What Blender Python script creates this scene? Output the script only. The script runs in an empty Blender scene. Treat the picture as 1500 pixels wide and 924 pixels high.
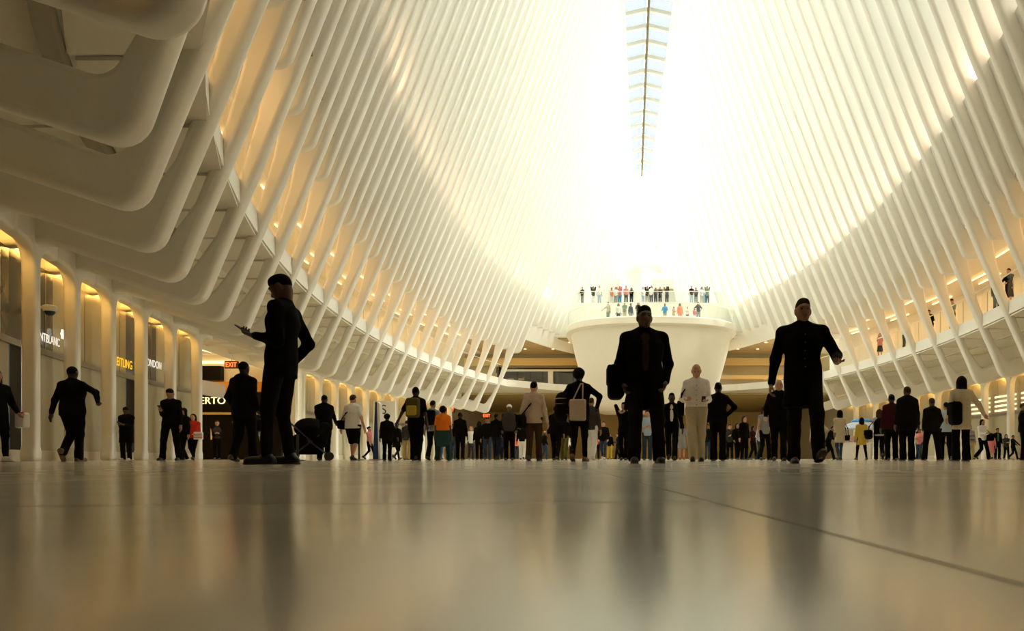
import bpy, bmesh, math, random
import numpy as np
from mathutils import Vector, Matrix

random.seed(7)
R = math.radians
SC = bpy.context.scene
COL = SC.collection

# ------------------------------------------------------------------ camera
# photograph 1500x924, focal 1000 px, level camera with a shifted lens, lens on the floor
F, VPX, VPY, CH = 1000.0, 912.0, 671.0, 0.06
cam_d = bpy.data.cameras.new('camera')
cam = bpy.data.objects.new('camera', cam_d); COL.objects.link(cam)
cam.location = (0, 0, CH); cam.rotation_euler = (R(90), 0, 0)
cam_d.sensor_width = 36.0; cam_d.lens = 36.0 * F / 1500.0
cam_d.shift_x = -(VPX - 750) / 1500.0
cam_d.shift_y = (VPY - 462) / 1500.0
cam_d.clip_start = 0.02; cam_d.clip_end = 400
cam_d.dof.use_dof = True; cam_d.dof.focus_distance = 10.0; cam_d.dof.aperture_fstop = 8.0
SC.camera = cam

# ------------------------------------------------------------------ sky, exposure
SKY = 5.7
w = bpy.data.worlds.new('sky'); SC.world = w; w.use_nodes = True
nt = w.node_tree; bg = nt.nodes['Background']
bg.inputs[0].default_value = (0.94, 1.0, 0.98, 1); bg.inputs[1].default_value = SKY
SC.view_settings.view_transform = 'Standard'; SC.view_settings.look = 'None'
SC.view_settings.gamma = 1.0; SC.view_settings.use_curve_mapping = False
SC.view_settings.exposure = 0.0
SC.cycles.max_bounces = 10; SC.cycles.diffuse_bounces = 5; SC.cycles.transparent_max_bounces = 12
SC.cycles.caustics_reflective = False; SC.cycles.caustics_refractive = False
SC.cycles.sample_clamp_indirect = 6.0
SUN = 2.2
sd = bpy.data.lights.new('sun', 'SUN'); sd.energy = SUN; sd.angle = R(6); sd.color = (1, .97, .9)
so = bpy.data.objects.new('sun', sd); COL.objects.link(so)
so.rotation_euler = Vector((-0.75, 0.10, -0.65)).to_track_quat('-Z', 'Y').to_euler()

# ------------------------------------------------------------------ materials
MATS = {}
def mat(name, col, rough=0.5, metal=0.0, emit=0, ecol=None, noise=0, nscale=6, bump=0, bscale=40, spec=0.5, coat=0):
    if name in MATS: return MATS[name]
    m = bpy.data.materials.new(name); m.use_nodes = True; MATS[name] = m
    t = m.node_tree; b = t.nodes['Principled BSDF']
    b.inputs['Base Color'].default_value = (*col, 1); b.inputs['Roughness'].default_value = rough
    b.inputs['Metallic'].default_value = metal; b.inputs['Specular IOR Level'].default_value = spec
    b.inputs['Coat Weight'].default_value = coat
    if emit:
        b.inputs['Emission Color'].default_value = (*(ecol or col), 1); b.inputs['Emission Strength'].default_value = emit
    if noise or bump:
        tc = t.nodes.new('ShaderNodeTexCoord')
    if noise:
        n = t.nodes.new('ShaderNodeTexNoise'); n.inputs['Scale'].default_value = nscale; n.inputs['Detail'].default_value = 4
        t.links.new(tc.outputs['Object'], n.inputs['Vector'])
        mx = t.nodes.new('ShaderNodeMix'); mx.data_type = 'RGBA'
        mx.inputs[6].default_value = (*[c * (1 - noise) for c in col], 1)
        mx.inputs[7].default_value = (*[min(1, c * (1 + noise)) for c in col], 1)
        t.links.new(n.outputs['Fac'], mx.inputs[0]); t.links.new(mx.outputs[2], b.inputs['Base Color'])
    if bump:
        n2 = t.nodes.new('ShaderNodeTexNoise'); n2.inputs['Scale'].default_value = bscale; n2.inputs['Detail'].default_value = 3
        t.links.new(tc.outputs['Object'], n2.inputs['Vector'])
        bp = t.nodes.new('ShaderNodeBump'); bp.inputs['Strength'].default_value = bump; bp.inputs['Distance'].default_value = 0.01
        t.links.new(n2.outputs['Fac'], bp.inputs['Height']); t.links.new(bp.outputs['Normal'], b.inputs['Normal'])
    return m
def glass(name, tint, tr=0.9, rough=0.03):
    m = bpy.data.materials.new(name); m.use_nodes = True; t = m.node_tree; t.nodes.clear(); MATS[name] = m
    o = t.nodes.new('ShaderNodeOutputMaterial'); mx = t.nodes.new('ShaderNodeMixShader')
    a = t.nodes.new('ShaderNodeBsdfTransparent'); a.inputs[0].default_value = (*tint, 1)
    g = t.nodes.new('ShaderNodeBsdfGlossy'); g.inputs['Roughness'].default_value = rough
    mx.inputs[0].default_value = 1 - tr
    t.links.new(a.outputs[0], mx.inputs[1]); t.links.new(g.outputs[0], mx.inputs[2]); t.links.new(mx.outputs[0], o.inputs[0])
    return m
M_STEEL = mat('white_painted_steel', (0.86, 0.83, 0.745), 0.42, noise=.02, nscale=1.5)
M_WALL = mat('cream_plaster', (0.80, 0.75, 0.63), 0.6, noise=.03, nscale=2)
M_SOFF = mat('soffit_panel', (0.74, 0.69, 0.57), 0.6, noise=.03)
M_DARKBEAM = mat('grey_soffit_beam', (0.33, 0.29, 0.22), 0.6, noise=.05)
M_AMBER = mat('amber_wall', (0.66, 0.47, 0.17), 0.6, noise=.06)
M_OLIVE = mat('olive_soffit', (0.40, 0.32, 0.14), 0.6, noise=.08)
M_SLAT = mat('tan_timber_slat', (0.42, 0.33, 0.18), 0.6, noise=.1, nscale=12)
M_DARK = mat('dark_shop_front', (0.009, 0.007, 0.005), 0.35, noise=.2, spec=.12)
M_SHOPFILM = mat('frosted_shop_film', (0.46, 0.42, 0.29), 0.25, noise=.04, nscale=.7)
M_SHOPGLASS = mat('dark_shop_glass', (0.10, 0.095, 0.075), 0.08, noise=.2, nscale=.8)
M_METAL = mat('brushed_metal', (0.30, 0.29, 0.25), 0.35, 0.7, noise=.05)
M_BLACKMETAL = mat('black_metal', (0.012, 0.012, 0.012), 0.4, noise=.1)
M_STONE = mat('plinth_stone', (0.50, 0.45, 0.34), 0.4, noise=.08, nscale=9)
M_GLASS = glass('clear_roof_glass', (0.97, 1, 0.98), 0.93)
M_RAIL = glass('balustrade_glass', (0.965, 0.985, 0.975), 0.94)
M_SKYGL = glass('fritted_skylight_glass', (0.163, 0.173, 0.182), 0.94)  # tint darkened so the sky looks less bright through the skylight
M_LAMP = mat('warm_lamp_lens', (1, .85, .6), .5, emit=2.2, ecol=(1, .72, .34), noise=.01)
M_LAMPW = mat('white_lamp_lens', (1, .95, .85), .5, emit=8, ecol=(1, .9, .7), noise=.01)
M_NEAR = mat('dark_bronze_panelling', (.06, .045, .03), .5, noise=.1)  # dark colour chosen to keep light low at the unseen near end
M_WHITE = mat('white_laminate', (0.80, 0.79, 0.75), 0.35, noise=.02)

# ------------------------------------------------------------------ object helpers
def tag(o, label=None, cat=None, group=None, kind=None):
    if label: o['label'] = label
    if cat: o['category'] = cat
    if group: o['group'] = group
    if kind: o['kind'] = kind
    return o
def link(name, me, m=None, parent=None, smooth=False):
    o = bpy.data.objects.new(name, me); COL.objects.link(o)
    if m is not None and len(me.materials) == 0: me.materials.append(m)
    if smooth: me.shade_smooth()
    if parent is not None: o.parent = parent
    return o
def empty(name, loc=(0, 0, 0), rz=0):
    o = bpy.data.objects.new(name, None); COL.objects.link(o)
    o.location = loc; o.rotation_euler = (0, 0, rz); o.empty_display_size = .2
    return o
def pymesh(name, v, f):
    me = bpy.data.meshes.new(name); me.from_pydata([tuple(map(float, p)) for p in v], [], [tuple(q) for q in f]); me.update()
    return me
def fixn(me):
    bm = bmesh.new(); bm.from_mesh(me); bmesh.ops.recalc_face_normals(bm, faces=bm.faces); bm.to_mesh(me); bm.free(); return me
BOXF = [(0, 3, 2, 1), (4, 5, 6, 7), (0, 1, 5, 4), (1, 2, 6, 5), (2, 3, 7, 6), (3, 0, 4, 7)]
def hexa(name, b, t):                       # bottom 4 points, top 4 points
    return fixn(pymesh(name, list(b) + list(t), BOXF))
def box(name, x0, x1, y0, y1, z0, z1, bev=0):
    me = hexa(name, [(x0, y0, z0), (x1, y0, z0), (x1, y1, z0), (x0, y1, z0)], [(x0, y0, z1), (x1, y0, z1), (x1, y1, z1), (x0, y1, z1)])
    if bev:
        bm = bmesh.new(); bm.from_mesh(me)
        bmesh.ops.bevel(bm, geom=bm.edges[:], offset=bev, segments=2, affect='EDGES', profile=.5); bm.to_mesh(me); bm.free()
    return me
def bars(name, segs, r=0.02, n=8):          # round bars between point pairs, one mesh
    V, Fc = [], []
    for a, b in segs:
        a, b = Vector(a), Vector(b); d = (b - a).normalized()
        u = d.orthogonal().normalized(); v = d.cross(u); k = len(V)
        for p in (a, b):
            for i in range(n):
                t = 2 * math.pi * i / n; V.append(p + r * (math.cos(t) * u + math.sin(t) * v))
        for i in range(n): Fc.append((k + i, k + (i + 1) % n, k + n + (i + 1) % n, k + n + i))
        Fc.append(tuple(k + i for i in range(n))[::-1]); Fc.append(tuple(k + n + i for i in range(n)))
    return pymesh(name, V, Fc)
def lathe(name, prof, n=24):                # profile (r, z)
    V, Fc = [], []
    for r, z in prof:
        for i in range(n): V.append((r * math.cos(2 * math.pi * i / n), r * math.sin(2 * math.pi * i / n), z))
    for j in range(len(prof) - 1):
        for i in range(n): Fc.append((j * n + i, j * n + (i + 1) % n, (j + 1) * n + (i + 1) % n, (j + 1) * n + i))
    Fc.append(tuple(range(n))[::-1]); Fc.append(tuple((len(prof) - 1) * n + i for i in range(n)))
    return pymesh(name, V, Fc)
def fillet(pts):                            # [(x, y, r)] closed polygon -> rounded point list
    out = []; n = len(pts)
    for i in range(n):
        p0, p1, p2 = [Vector(pts[(i + k) % n][:2]) for k in (-1, 0, 1)]; r = pts[i][2]
        if r <= 0: out.append(p1); continue
        a, b = (p0 - p1), (p2 - p1); la, lb = a.length, b.length; a.normalize(); b.normalize()
        ang = a.angle(b); t = min(r / math.tan(ang / 2), la * .48, lb * .48); rr = t * math.tan(ang / 2)
        c = p1 + (a + b).normalized() * (rr / math.sin(ang / 2))
        s, e = p1 + a * t - c, p1 + b * t - c
        m = 7
        for k in range(m + 1):
            q = s.lerp(e, k / m)
            out.append(c + q.normalized() * rr)
    return out
def rounded_plate(name, pts, t, r):
    """closed 2-D outline (u, v) -> plate of thickness t with rounded rims; returns verts (u, w, v)"""
    P = [Vector(p) for p in pts]; n = len(P)
    area = sum(P[i].x * P[(i + 1) % n].y - P[(i + 1) % n].x * P[i].y for i in range(n))
    if area < 0: P.reverse()
    N = []
    for i in range(n):
        a = (P[i] - P[i - 1]); b = (P[(i + 1) % n] - P[i])
        if a.length < 1e-6: a = b
        if b.length < 1e-6: b = a
        a.normalize(); b.normalize(); m = Vector((a.y + b.y, -(a.x + b.x)))
        if m.length < 1e-6: m = Vector((a.y, -a.x))
        m.normalize(); c = max(.5, m.dot(Vector((a.y, -a.x)))); N.append(m / c)
    lay = [(r, -t / 2), (.5 * r, -t / 2 + .13 * r), (.13 * r, -t / 2 + .5 * r), (0, -t / 2 + r)]
    lay = lay + [(i, -w_) for i, w_ in reversed(lay)]
    V, Fc = [], []
    for ins, w_ in lay:
        for p, m in zip(P, N): q = p - m * ins; V.append((q.x, w_, q.y))
    L = len(lay)
    for j in range(L - 1):
        for i in range(n): Fc.append((j * n + i, j * n + (i + 1) % n, (j + 1) * n + (i + 1) % n, (j + 1) * n + i))
    Fc.append(tuple(range(n))[::-1]); Fc.append(tuple((L - 1) * n + i for i in range(n)))
    return V, Fc, L, n
def plate_mesh(name, pts, t, r, xf):
    V, Fc, L, n = rounded_plate(name, pts, t, r)
    me = fixn(pymesh(name, [xf(*v) for v in V], Fc))
    me.shade_smooth()
    for p in me.polygons:
        if len(p.vertices) > 4: p.use_smooth = False
    return me
def area_light(name, loc, size, energy, col, rot=(0, 0, 0), parent=None):
    l = bpy.data.lights.new(name, 'AREA'); l.shape = 'RECTANGLE'; l.size, l.size_y = size; l.energy = energy; l.color = col
    o = bpy.data.objects.new(name, l); COL.objects.link(o); o.location = loc; o.rotation_euler = rot
    if parent: o.parent = parent
    return o
def point_light(name, loc, energy, col, rad=.1, parent=None):
    l = bpy.data.lights.new(name, 'POINT'); l.energy = energy; l.color = col; l.shadow_soft_size = rad
    o = bpy.data.objects.new(name, l); COL.objects.link(o); o.location = loc
    if parent: o.parent = parent
    return o
def text_mesh(s, size, depth=.02):
    c = bpy.data.curves.new('text', 'FONT'); c.body = s; c.size = size; c.extrude = depth
    o = bpy.data.objects.new('text', c); COL.objects.link(o)
    dg = bpy.context.evaluated_depsgraph_get(); me = bpy.data.meshes.new_from_object(o.evaluated_get(dg))
    bpy.data.objects.remove(o); bpy.data.curves.remove(c)
    return me
def put(o, loc, rot=(0, 0, 0)): o.location = loc; o.rotation_euler = rot; return o
def px(x, d): return (x - VPX) / F * d      # photo column at depth d -> world x
def pz(y, d): return CH + (VPY - y) / F * d

# ------------------------------------------------------------------ hall geometry (long axis = +Y, at x = AX)
AX, CY, EL, EW = 2.15, 38.0, 34.6, 15.7
def e_(y): return EW * math.sqrt(max(0.0, 1 - ((y - CY) / EL) ** 2))
def e(y): return max(e_(y), 4.4)
def Hr(y): return 39.2 - .00486 * (y - 38) ** 2
def wsk(y): return max(1.15, 2.3 - .0009 * (y - 38) ** 2)
Z0 = 3.8
def inner(y, z):
    D = Hr(y) - Z0; ee = e(y); ww = wsk(y); s0 = min(.45, 1.9 * (ee - ww) / D); q = (ww - ee + s0 * D) / D ** 2; u = z - Z0
    return ee - s0 * u + q * u * u
SPS = {-1: 2.1, 1: 2.62}
YSS = {-1: [8.1 + 2.1 * i for i in range(-2, 34)], 1: [8.1 + 2.62 * i for i in range(-1, 27)]}
YLOW = 57.5           # ribs beyond this only exist above the end terrace
ZG = 13.8             # glass starts
def SX(s, off): return AX + s * off
def zlow(y): return 11.4 if y < 71 else 14.0 + (y - 71) / 7.0 * 16.5
def back_y(z): return 71 + max(0, (z - 14) / 16.5) * 7.0
SIDES = [(-1, 'left'), (1, 'right')]
def sweep(name, s, ys, offz):               # surface through a section (list of (off, z)) swept along y
    V, Fc = [], []; k = None
    for y in ys:
        sec = offz(y); k = len(sec)
        for o_, z in sec: V.append((SX(s, o_), y, z))
    for j in range(len(ys) - 1):
        for i in range(k - 1): Fc.append((j * k + i, j * k + i + 1, (j + 1) * k + i + 1, (j + 1) * k + i))
    return pymesh(name, V, Fc)
def sweep_solid(name, s, ys, offz):         # closed section swept along y, capped
    V, Fc = [], []
    for y in ys:
        sec = offz(y); k = len(sec)
        for o_, z in sec: V.append((SX(s, o_), y, z))
    m = len(ys)
    for j in range(m - 1):
        for i in range(k): Fc.append((j * k + i, j * k + (i + 1) % k, (j + 1) * k + (i + 1) % k, (j + 1) * k + i))
    Fc.append(tuple(range(k))); Fc.append(tuple((m - 1) * k + i for i in range(k)))
    return fixn(pymesh(name, V, Fc))
YSW = [3.0 + i * 1.0 for i in range(56)]    # 3..58
SHOP, GLS = 3.15, 3.62
TG = 9.0
def rib_outline(y, short=False):
    ee, H, ww = e(y), Hr(y), wsk(y)
    if short and y <= YLOW:
        zs = 10.2; pts = [(inner(y, TG) + 1.0, TG - .1, .48), (inner(y, TG) + .02, TG - .1, .4)]
    elif y <= YLOW:
        pts = [(ee + 3.75, 5.35, 0), (ee + 3.75, 4.5, 0), (ee + 2.7, 4.55, .6), (ee + .02, 3.68, .42)]
        zs = 4.9
    else:
        zs = zlow(y); pts = [(inner(y, zs) + 1.9, zs, 0), (inner(y, zs), zs, 0)]; zs += .6
    n = 16
    for i in range(n + 1):
        z = zs + (H - zs) * i / n; pts.append((inner(y, z), z, 0))
    pts.append((ww + .9, H, 0))
    def outer(z): return inner(y, z) + (1.9 if z < 16 else 1.9 - 1.0 * (z - 16) / max(1, H - 16))
    zb = max(TG + 2.6, zs + .4)
    for i in range(1, n + 1):
        z = H - (H - zb) * i / n; pts.append((outer(z), z, 0))
    if y <= YLOW and not short:
        pts += [(inner(y, 10.4) + 1.15, 10.4, 0), (inner(y, TG) + .70, TG, 0)]
        for z, dd in ((8.2, .52), (7.2, .40), (6.3, .34), (5.4, .32)): pts.append((inner(y, z) + dd, z, 0))
        pts += [(ee + .26, 4.5, .3), (ee + 2.75, 5.35, .5)]
    return fillet(pts)

# ------------------------------------------------------------------ floor
def floor_mat():
    m = bpy.data.materials.new('polished_cream_marble'); m.use_nodes = True; t = m.node_tree; b = t.nodes['Principled BSDF']
    tc = t.nodes.new('ShaderNodeTexCoord')
    n = t.nodes.new('ShaderNodeTexNoise'); n.inputs['Scale'].default_value = 1.3; n.inputs['Detail'].default_value = 7; n.inputs['Distortion'].default_value = 1.2
    t.links.new(tc.outputs['Object'], n.inputs['Vector'])
    cr = t.nodes.new('ShaderNodeValToRGB'); cr.color_ramp.elements[0].color = (.68, .61, .47, 1); cr.color_ramp.elements[1].color = (.82, .75, .60, 1)
    cr.color_ramp.elements[0].position = .35; cr.color_ramp.elements[1].position = .65
    t.links.new(n.outputs['Fac'], cr.inputs[0]); t.links.new(cr.outputs[0], b.inputs['Base Color'])
    n2 = t.nodes.new('ShaderNodeTexNoise'); n2.inputs['Scale'].default_value = 2.5; n2.inputs['Detail'].default_value = 5
    t.links.new(tc.outputs['Object'], n2.inputs['Vector'])
    mr = t.nodes.new('ShaderNodeMapRange'); mr.inputs[3].default_value = .13; mr.inputs[4].default_value = .19
    t.links.new(n2.outputs['Fac'], mr.inputs[0]); t.links.new(mr.outputs[0], b.inputs['Roughness'])
    b.inputs['IOR'].default_value = 2.0
    return m
M_FLOOR = floor_mat()
M_JOINT = mat('floor_joint_grout', (.36, .27, .15), .7, noise=.1)
fl = link('floor', box('floor', -32, 36, -8, 96, -.3, -.0008), M_JOINT)
tag(fl, 'polished cream marble floor of the hall with thin brown joints', 'floor', kind='structure')
TH = R(6.3); LU, LV, J = 1.5, 2.4, .005
org = Vector((.225, 0)); du = Vector((math.cos(TH), math.sin(TH))); dv = Vector((-math.sin(TH), math.cos(TH)))
slab_me = box('slab', J / 2, LU - J / 2, J / 2, LV - J / 2, -.02, 0)
cells = []
for iu in range(-25, 26):
    for iv in range(-6, 44):
        offv = (.95 if iu % 2 else -.35)
        c = org + du * (iu * LU) + dv * (iv * LV + offv); m_ = c + du * LU / 2 + dv * LV / 2
        if -31 < m_.x < 35 and -6 < m_.y < 94: cells.append((m_.length + (30 if m_.y < -.5 else 0), c))
cells.sort(key=lambda q: q[0])
for k, (d_, c) in enumerate(cells[:300]):
    o = link('slab', slab_me, M_FLOOR, fl); o.location = (c.x, c.y, 0); o.rotation_euler = (0, 0, TH)
V, Fc = [], []
for d_, c in cells[300:]:
    k = len(V)
    for a, b_ in ((J / 2, J / 2), (LU - J / 2, J / 2), (LU - J / 2, LV - J / 2), (J / 2, LV - J / 2)):
        q = c + du * a + dv * b_; V.append((q.x, q.y, 0))
    Fc.append((k, k + 1, k + 2, k + 3))
o = link('slab_field', pymesh('slab_field', V, Fc), M_FLOOR, fl); o['kind'] = 'stuff'

# ------------------------------------------------------------------ side walls, ribs, galleries
NTH = ['first', 'second', 'third', 'fourth', 'fifth', 'sixth', 'seventh', 'eighth', 'ninth', 'tenth', 'eleventh', 'twelfth', 'thirteenth', 'fourteenth', 'fifteenth', 'sixteenth', 'seventeenth', 'eighteenth', 'nineteenth'] + ['twentieth'] + ['twenty-' + q for q in ('first', 'second', 'third', 'fourth', 'fifth', 'sixth', 'seventh', 'eighth', 'ninth')]
SHOPBAYS = {}
WIN_N = 1
PASS = (25.5, 34.0)      # open passage on the left between these depths
M_FIX = mat('rib_lamp_metal', (.35, .3, .22), .4, .6, noise=.1)
for s, side in SIDES:
    SP, YS = SPS[s], YSS[s]
    # gallery back wall is the wall object itself
    wl = link('wall_' + side, sweep('wall', s, YSW, lambda y: [(e(y) + 3.4, 6.7), (e(y) + 3.4, 10.4)]), M_WALL)
    tag(wl, 'curved white ribbed wall on the %s of the hall' % side, 'wall', kind='structure')
    # ground floor outer wall behind the shopfronts, and gallery slab / soffit / ceiling
    o = link('gallery_slab', sweep_solid('gallery_slab', s, YSW, lambda y: [(inner(y, 6.4) + .20, 6.15), (inner(y, 6.4) + .20, 6.72), (e(y) + 3.6, 6.72), (e(y) + 8.5, 6.72), (e(y) + 8.5, 6.1), (e(y) + 3.6, 6.1)]), M_STEEL, wl)
    o = link('gallery_ceiling', sweep('gallery_ceiling', s, YSW, lambda y: [(inner(y, 10.2) + .5, 10.2), (e(y) + 3.4, 10.2)]), M_SOFF, wl)
    o = link('upper_band', sweep('upper_band', s, YSW + [59, 61, 63, 65, 67, 69, 71], lambda y: [(inner(y, 10.2) + .5, 10.2)] + [(inner(y, z) + .42, z) for z in (10.6, 11.5, 12.6, ZG)] + [(inner(y, ZG) + 1.8, ZG + .02)]), M_STEEL, wl, True)
    ribs = []
    for y in YS:
        if y > 77: continue
        me = plate_mesh('rib', rib_outline(y), .36, .11, lambda u, w_, v, y=y: (SX(s, u), y + w_, v))
        ribs.append(link('rib', me, M_STEEL, wl))
        if y + SP / 2 < 76:
            me = plate_mesh('short_rib', rib_outline(y + SP / 2, True), .30, .09, lambda u, w_, v, y=y: (SX(s, u), y + SP / 2 + w_, v))
            link('short_rib', me, M_STEEL, wl)
    # shop line: columns with arched heads
    for y in YS:
        if y > YLOW or y < 5: continue
        inpass = s < 0 and PASS[0] < y < PASS[1]
        sl = (e(y + .5) - e(y - .5)); x0 = SX(s, e(y) + SHOP); hb = SP / 2
        def xf(u, w_, v, y=y, sl=sl, x0=x0): return (x0 + w_ + s * sl * u, y + u, v)
        if inpass:
            pts = fillet([(-hb, 5.4, 0), (-hb, 4.62, 0), (hb, 4.62, 0), (hb, 5.4, 0)])
            link('lintel', plate_mesh('lintel', pts, .7, .05, xf), M_STEEL, wl); continue
        pts = fillet([(-hb, 5.4, 0), (-hb, 4.52, 0), (-.14, 4.52, .62), (-.14, .32, 0), (-.19, .22, 0), (-.19, 0, 0), (.19, 0, 0), (.19, .22, 0), (.14, .32, 0), (.14, 4.52, .62), (hb, 4.52, 0), (hb, 5.4, 0)])
        link('column', plate_mesh('column', pts, .34, .08, xf), M_STEEL, wl)
    # soffit strip behind the arches, wall above glass
    link('arch_soffit', sweep('arch_soffit', s, YSW, lambda y: [(e(y) + SHOP - .12, 6.12), (e(y) + SHOP - .12, 5.35), (e(y) + GLS + .1, 4.85), (e(y) + GLS + .1, 4.3)]), M_WALL, wl)
    # soffit beams (two running lines) and a downlight in each bay
    for off in (1.1,):
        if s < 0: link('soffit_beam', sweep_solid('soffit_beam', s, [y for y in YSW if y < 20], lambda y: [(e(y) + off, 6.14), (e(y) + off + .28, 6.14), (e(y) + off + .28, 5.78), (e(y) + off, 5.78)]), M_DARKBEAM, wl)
    dl = lathe('downlight', [(.17, 0), (.17, -.03), (.12, -.03), (.11, -.005)], 16)
    pan_pts = None
    for i, y in enumerate(YS):
        if y > YLOW - SP or y < 4: continue
        ym = y + SP / 2
        o = link('downlight', dl, M_METAL, wl); o.location = (SX(s, e(ym) + .3), ym, 6.13)
        # soffit panels, one each side of the beam
        for a, b_ in ((-.9, 1.06), (1.42, 3.0)):
            me = hexa('soffit_panel', [(SX(s, e(y) + a), y + .1, 6.06), (SX(s, e(y) + b_), y + .1, 6.06), (SX(s, e(y + SP) + b_), y + SP - .06, 6.06), (SX(s, e(y + SP) + a), y + SP - .06, 6.06)],
                      [(SX(s, e(y) + a), y + .1, 6.12), (SX(s, e(y) + b_), y + .1, 6.12), (SX(s, e(y + SP) + b_), y + SP - .06, 6.12), (SX(s, e(y + SP) + a), y + SP - .06, 6.12)])
            link('soffit_panel', me, M_SOFF, wl)
        # glass balustrade
        def ep(yy, o_): return (SX(s, inner(yy, 7.2) + .45 + o_), yy)
        a, b_ = ep(y + .28, 0), ep(y + SP - .28, 0)
        me = hexa('balustrade_pane', [(a[0], a[1], 6.72), (b_[0], b_[1], 6.72), (b_[0] + .02, b_[1], 6.72), (a[0] + .02, a[1], 6.72)], [(a[0], a[1], 7.75), (b_[0], b_[1], 7.75), (b_[0] + .02, b_[1], 7.75), (a[0] + .02, a[1], 7.75)])
        link('balustrade_pane', me, M_RAIL, wl)
        a, b_ = ep(y, 0), ep(y + SP, 0)
        link('handrail', bars('handrail', [((a[0], a[1], 7.8), (b_[0], b_[1], 7.8))], .03), M_STEEL, wl)
        # small lamp bracket beside the rib
        za = 10.35; xa = SX(s, inner(y, za) + .42)
        br = link('lamp_bracket', bars('lamp_bracket', [((xa, y + .25, za), (xa, y + .62, za)), ((xa, y + .62, za - .2), (xa, y + .62, za + .45)), ((xa, y + .42, za + .1), (xa, y + .42, za + .4))], .035, 6), M_FIX, wl)
        # gallery rear wall panels and warm tube lights
        a, b_ = SX(s, e(y) + 3.36), SX(s, e(y + SP) + 3.36); t_ = -s * .06
        link('gallery_panel', hexa('gallery_panel', [(a, y + .05, 6.8), (b_, y + SP - .05, 6.8), (b_ + t_, y + SP - .05, 6.8), (a + t_, y + .05, 6.8)], [(a, y + .05, 9.7), (b_, y + SP - .05, 9.7), (b_ + t_, y + SP - .05, 9.7), (a + t_, y + .05, 9.7)]), M_WALL, wl)
        for oo in (.9, 1.9, 2.7):
            a, b_ = SX(s, e(y) + oo), SX(s, e(y + SP) + oo)
            if i % 2 == 0: link('tube_light', bars('tube_light', [((a, y + .2, 10.1), (b_, y + SP - .2, 10.1))], .04, 6), M_LAMP, wl)
    for y in np.arange(7, 57, 6.3):
        area_light('gallery_lamp', (SX(s, e(y) + 1.2), y, 10.0), (1.6, 5.5), 85, (1, .60, .26), parent=wl)
    # warm uplights on the ledge below the glass
    for y in np.arange(10, 62, 6.3):
        area_light('ledge_lamp', (SX(s, inner(y, ZG) + 1.0), y, ZG + .12), (.3, 6.0), 110, (1, .58, .36), rot=(R(180), 0, 0), parent=wl)
    # roof glazing: a pane in every bay, split by transoms
    for i, y in enumerate(YS[:-1]):
        y1 = y + SP
        if y1 > 76: continue
        zb = ZG if y < 70 else zlow(y1) + .5
        ya, yb = y + .2, y1 - .2
        top = min(Hr(y), Hr(y1)) - .3
        N = 5 if top - zb > 8 else 3
        for k in range(N):
            za, zc = zb + (top - zb) * k / N, zb + (top - zb) * (k + 1) / N - .08
            def gx(yy, z): return SX(s, inner(yy, z) + (1.5 if z < 16 else 1.5 - .9 * (z - 16) / (Hr(yy) - 16)))
            V = []
            for j in range(4):
                z = za + (zc - za) * j / 3; V += [(gx(ya, z), ya, z), (gx(yb, z), yb, z)]
            link('glass_pane', pymesh('glass_pane', V, [(2 * j, 2 * j + 1, 2 * j + 3, 2 * j + 2) for j in range(3)]), M_GLASS, wl)
            z = zc + .04
            link('transom', bars('transom', [((gx(ya, z), y, z), (gx(yb, z), y1, z))], .05, 6), M_STEEL, wl)
    # --------------------------------------------------------- shopfront bays
    for i, y in enumerate(YS):
        y1 = y + SP
        if y1 > YLOW + 1 or y < 3: continue
        if s < 0 and (PASS[0] < y < PASS[1]): continue
        if s < 0 and PASS[0] - 1 < y < PASS[0]: y1 = y + 1.0
        def gp(yy, o_=0): return (SX(s, e(yy) + GLS + o_), yy)
        dark = (s < 0 and (y < 13 or (14 < y < 15.5) or (20 < y < 22)))
        wn = empty('window_%d' % WIN_N, (*gp(y), 0)); WIN_N += 1
        tag(wn, '%s shopfront window from the camera end of the %s arcade' % (NTH[i], side), 'window', kind='structure')
        inv = Vector(wn.location)
        def quadbox(name, ya, yb, za, zb_, m, th=.04, o_=0):
            a, b_ = gp(ya, o_), gp(yb, o_); t_ = s * th
            me = hexa(name, [(a[0], a[1], za), (b_[0], b_[1], za), (b_[0] + t_, b_[1], za), (a[0] + t_, a[1], za)], [(a[0], a[1], zb_), (b_[0], b_[1], zb_), (b_[0] + t_, b_[1], zb_), (a[0] + t_, a[1], zb_)])
            me.transform(Matrix.Translation(-inv)); return link(name, me, m, wn)
        quadbox('plinth', y, y1, 0, .24, M_STONE, .1, -.06)
        quadbox('transom', y, y1, 2.48, 2.62, M_METAL, .1, -.05)
        quadbox('upper_pane', y, y1, 2.62, 4.5, M_SHOPFILM if not dark else M_SHOPGLASS)
        if dark:
            quadbox('door', y + .1, y + SP * .62, .24, 2.48, M_DARK, .05, .02)
            quadbox('lower_pane', y + SP * .62, y1, .24, 2.48, M_SHOPFILM)
            quadbox('door_frame', y + SP * .60, y + SP * .63, .24, 2.48, M_METAL, .08, -.03)
        else:
            quadbox('lower_pane', y, y1, .24, 2.48, M_SHOPFILM)
            quadbox('mullion', y + SP * .40, y + SP * .415, .24, 2.48, M_METAL, .06, -.02)
        quadbox('side_mullion', y + (y1 - y) * .80, y + (y1 - y) * .815, 2.6, 4.4, M_METAL, .05, -.02)
        if s > 0 and 26 < y < 40:
            for zz in (2.72, 2.98, 3.24, 3.5): quadbox('louvre_light', y + .25, y1 - .25, zz, zz + .1, mat('louvre_glow', (1, .9, .7), .5, emit=1.1, ecol=(1, .8, .5), noise=.01), .03, -.05)
        SHOPBAYS[(s, i)] = (wn, y, gp)
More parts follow.
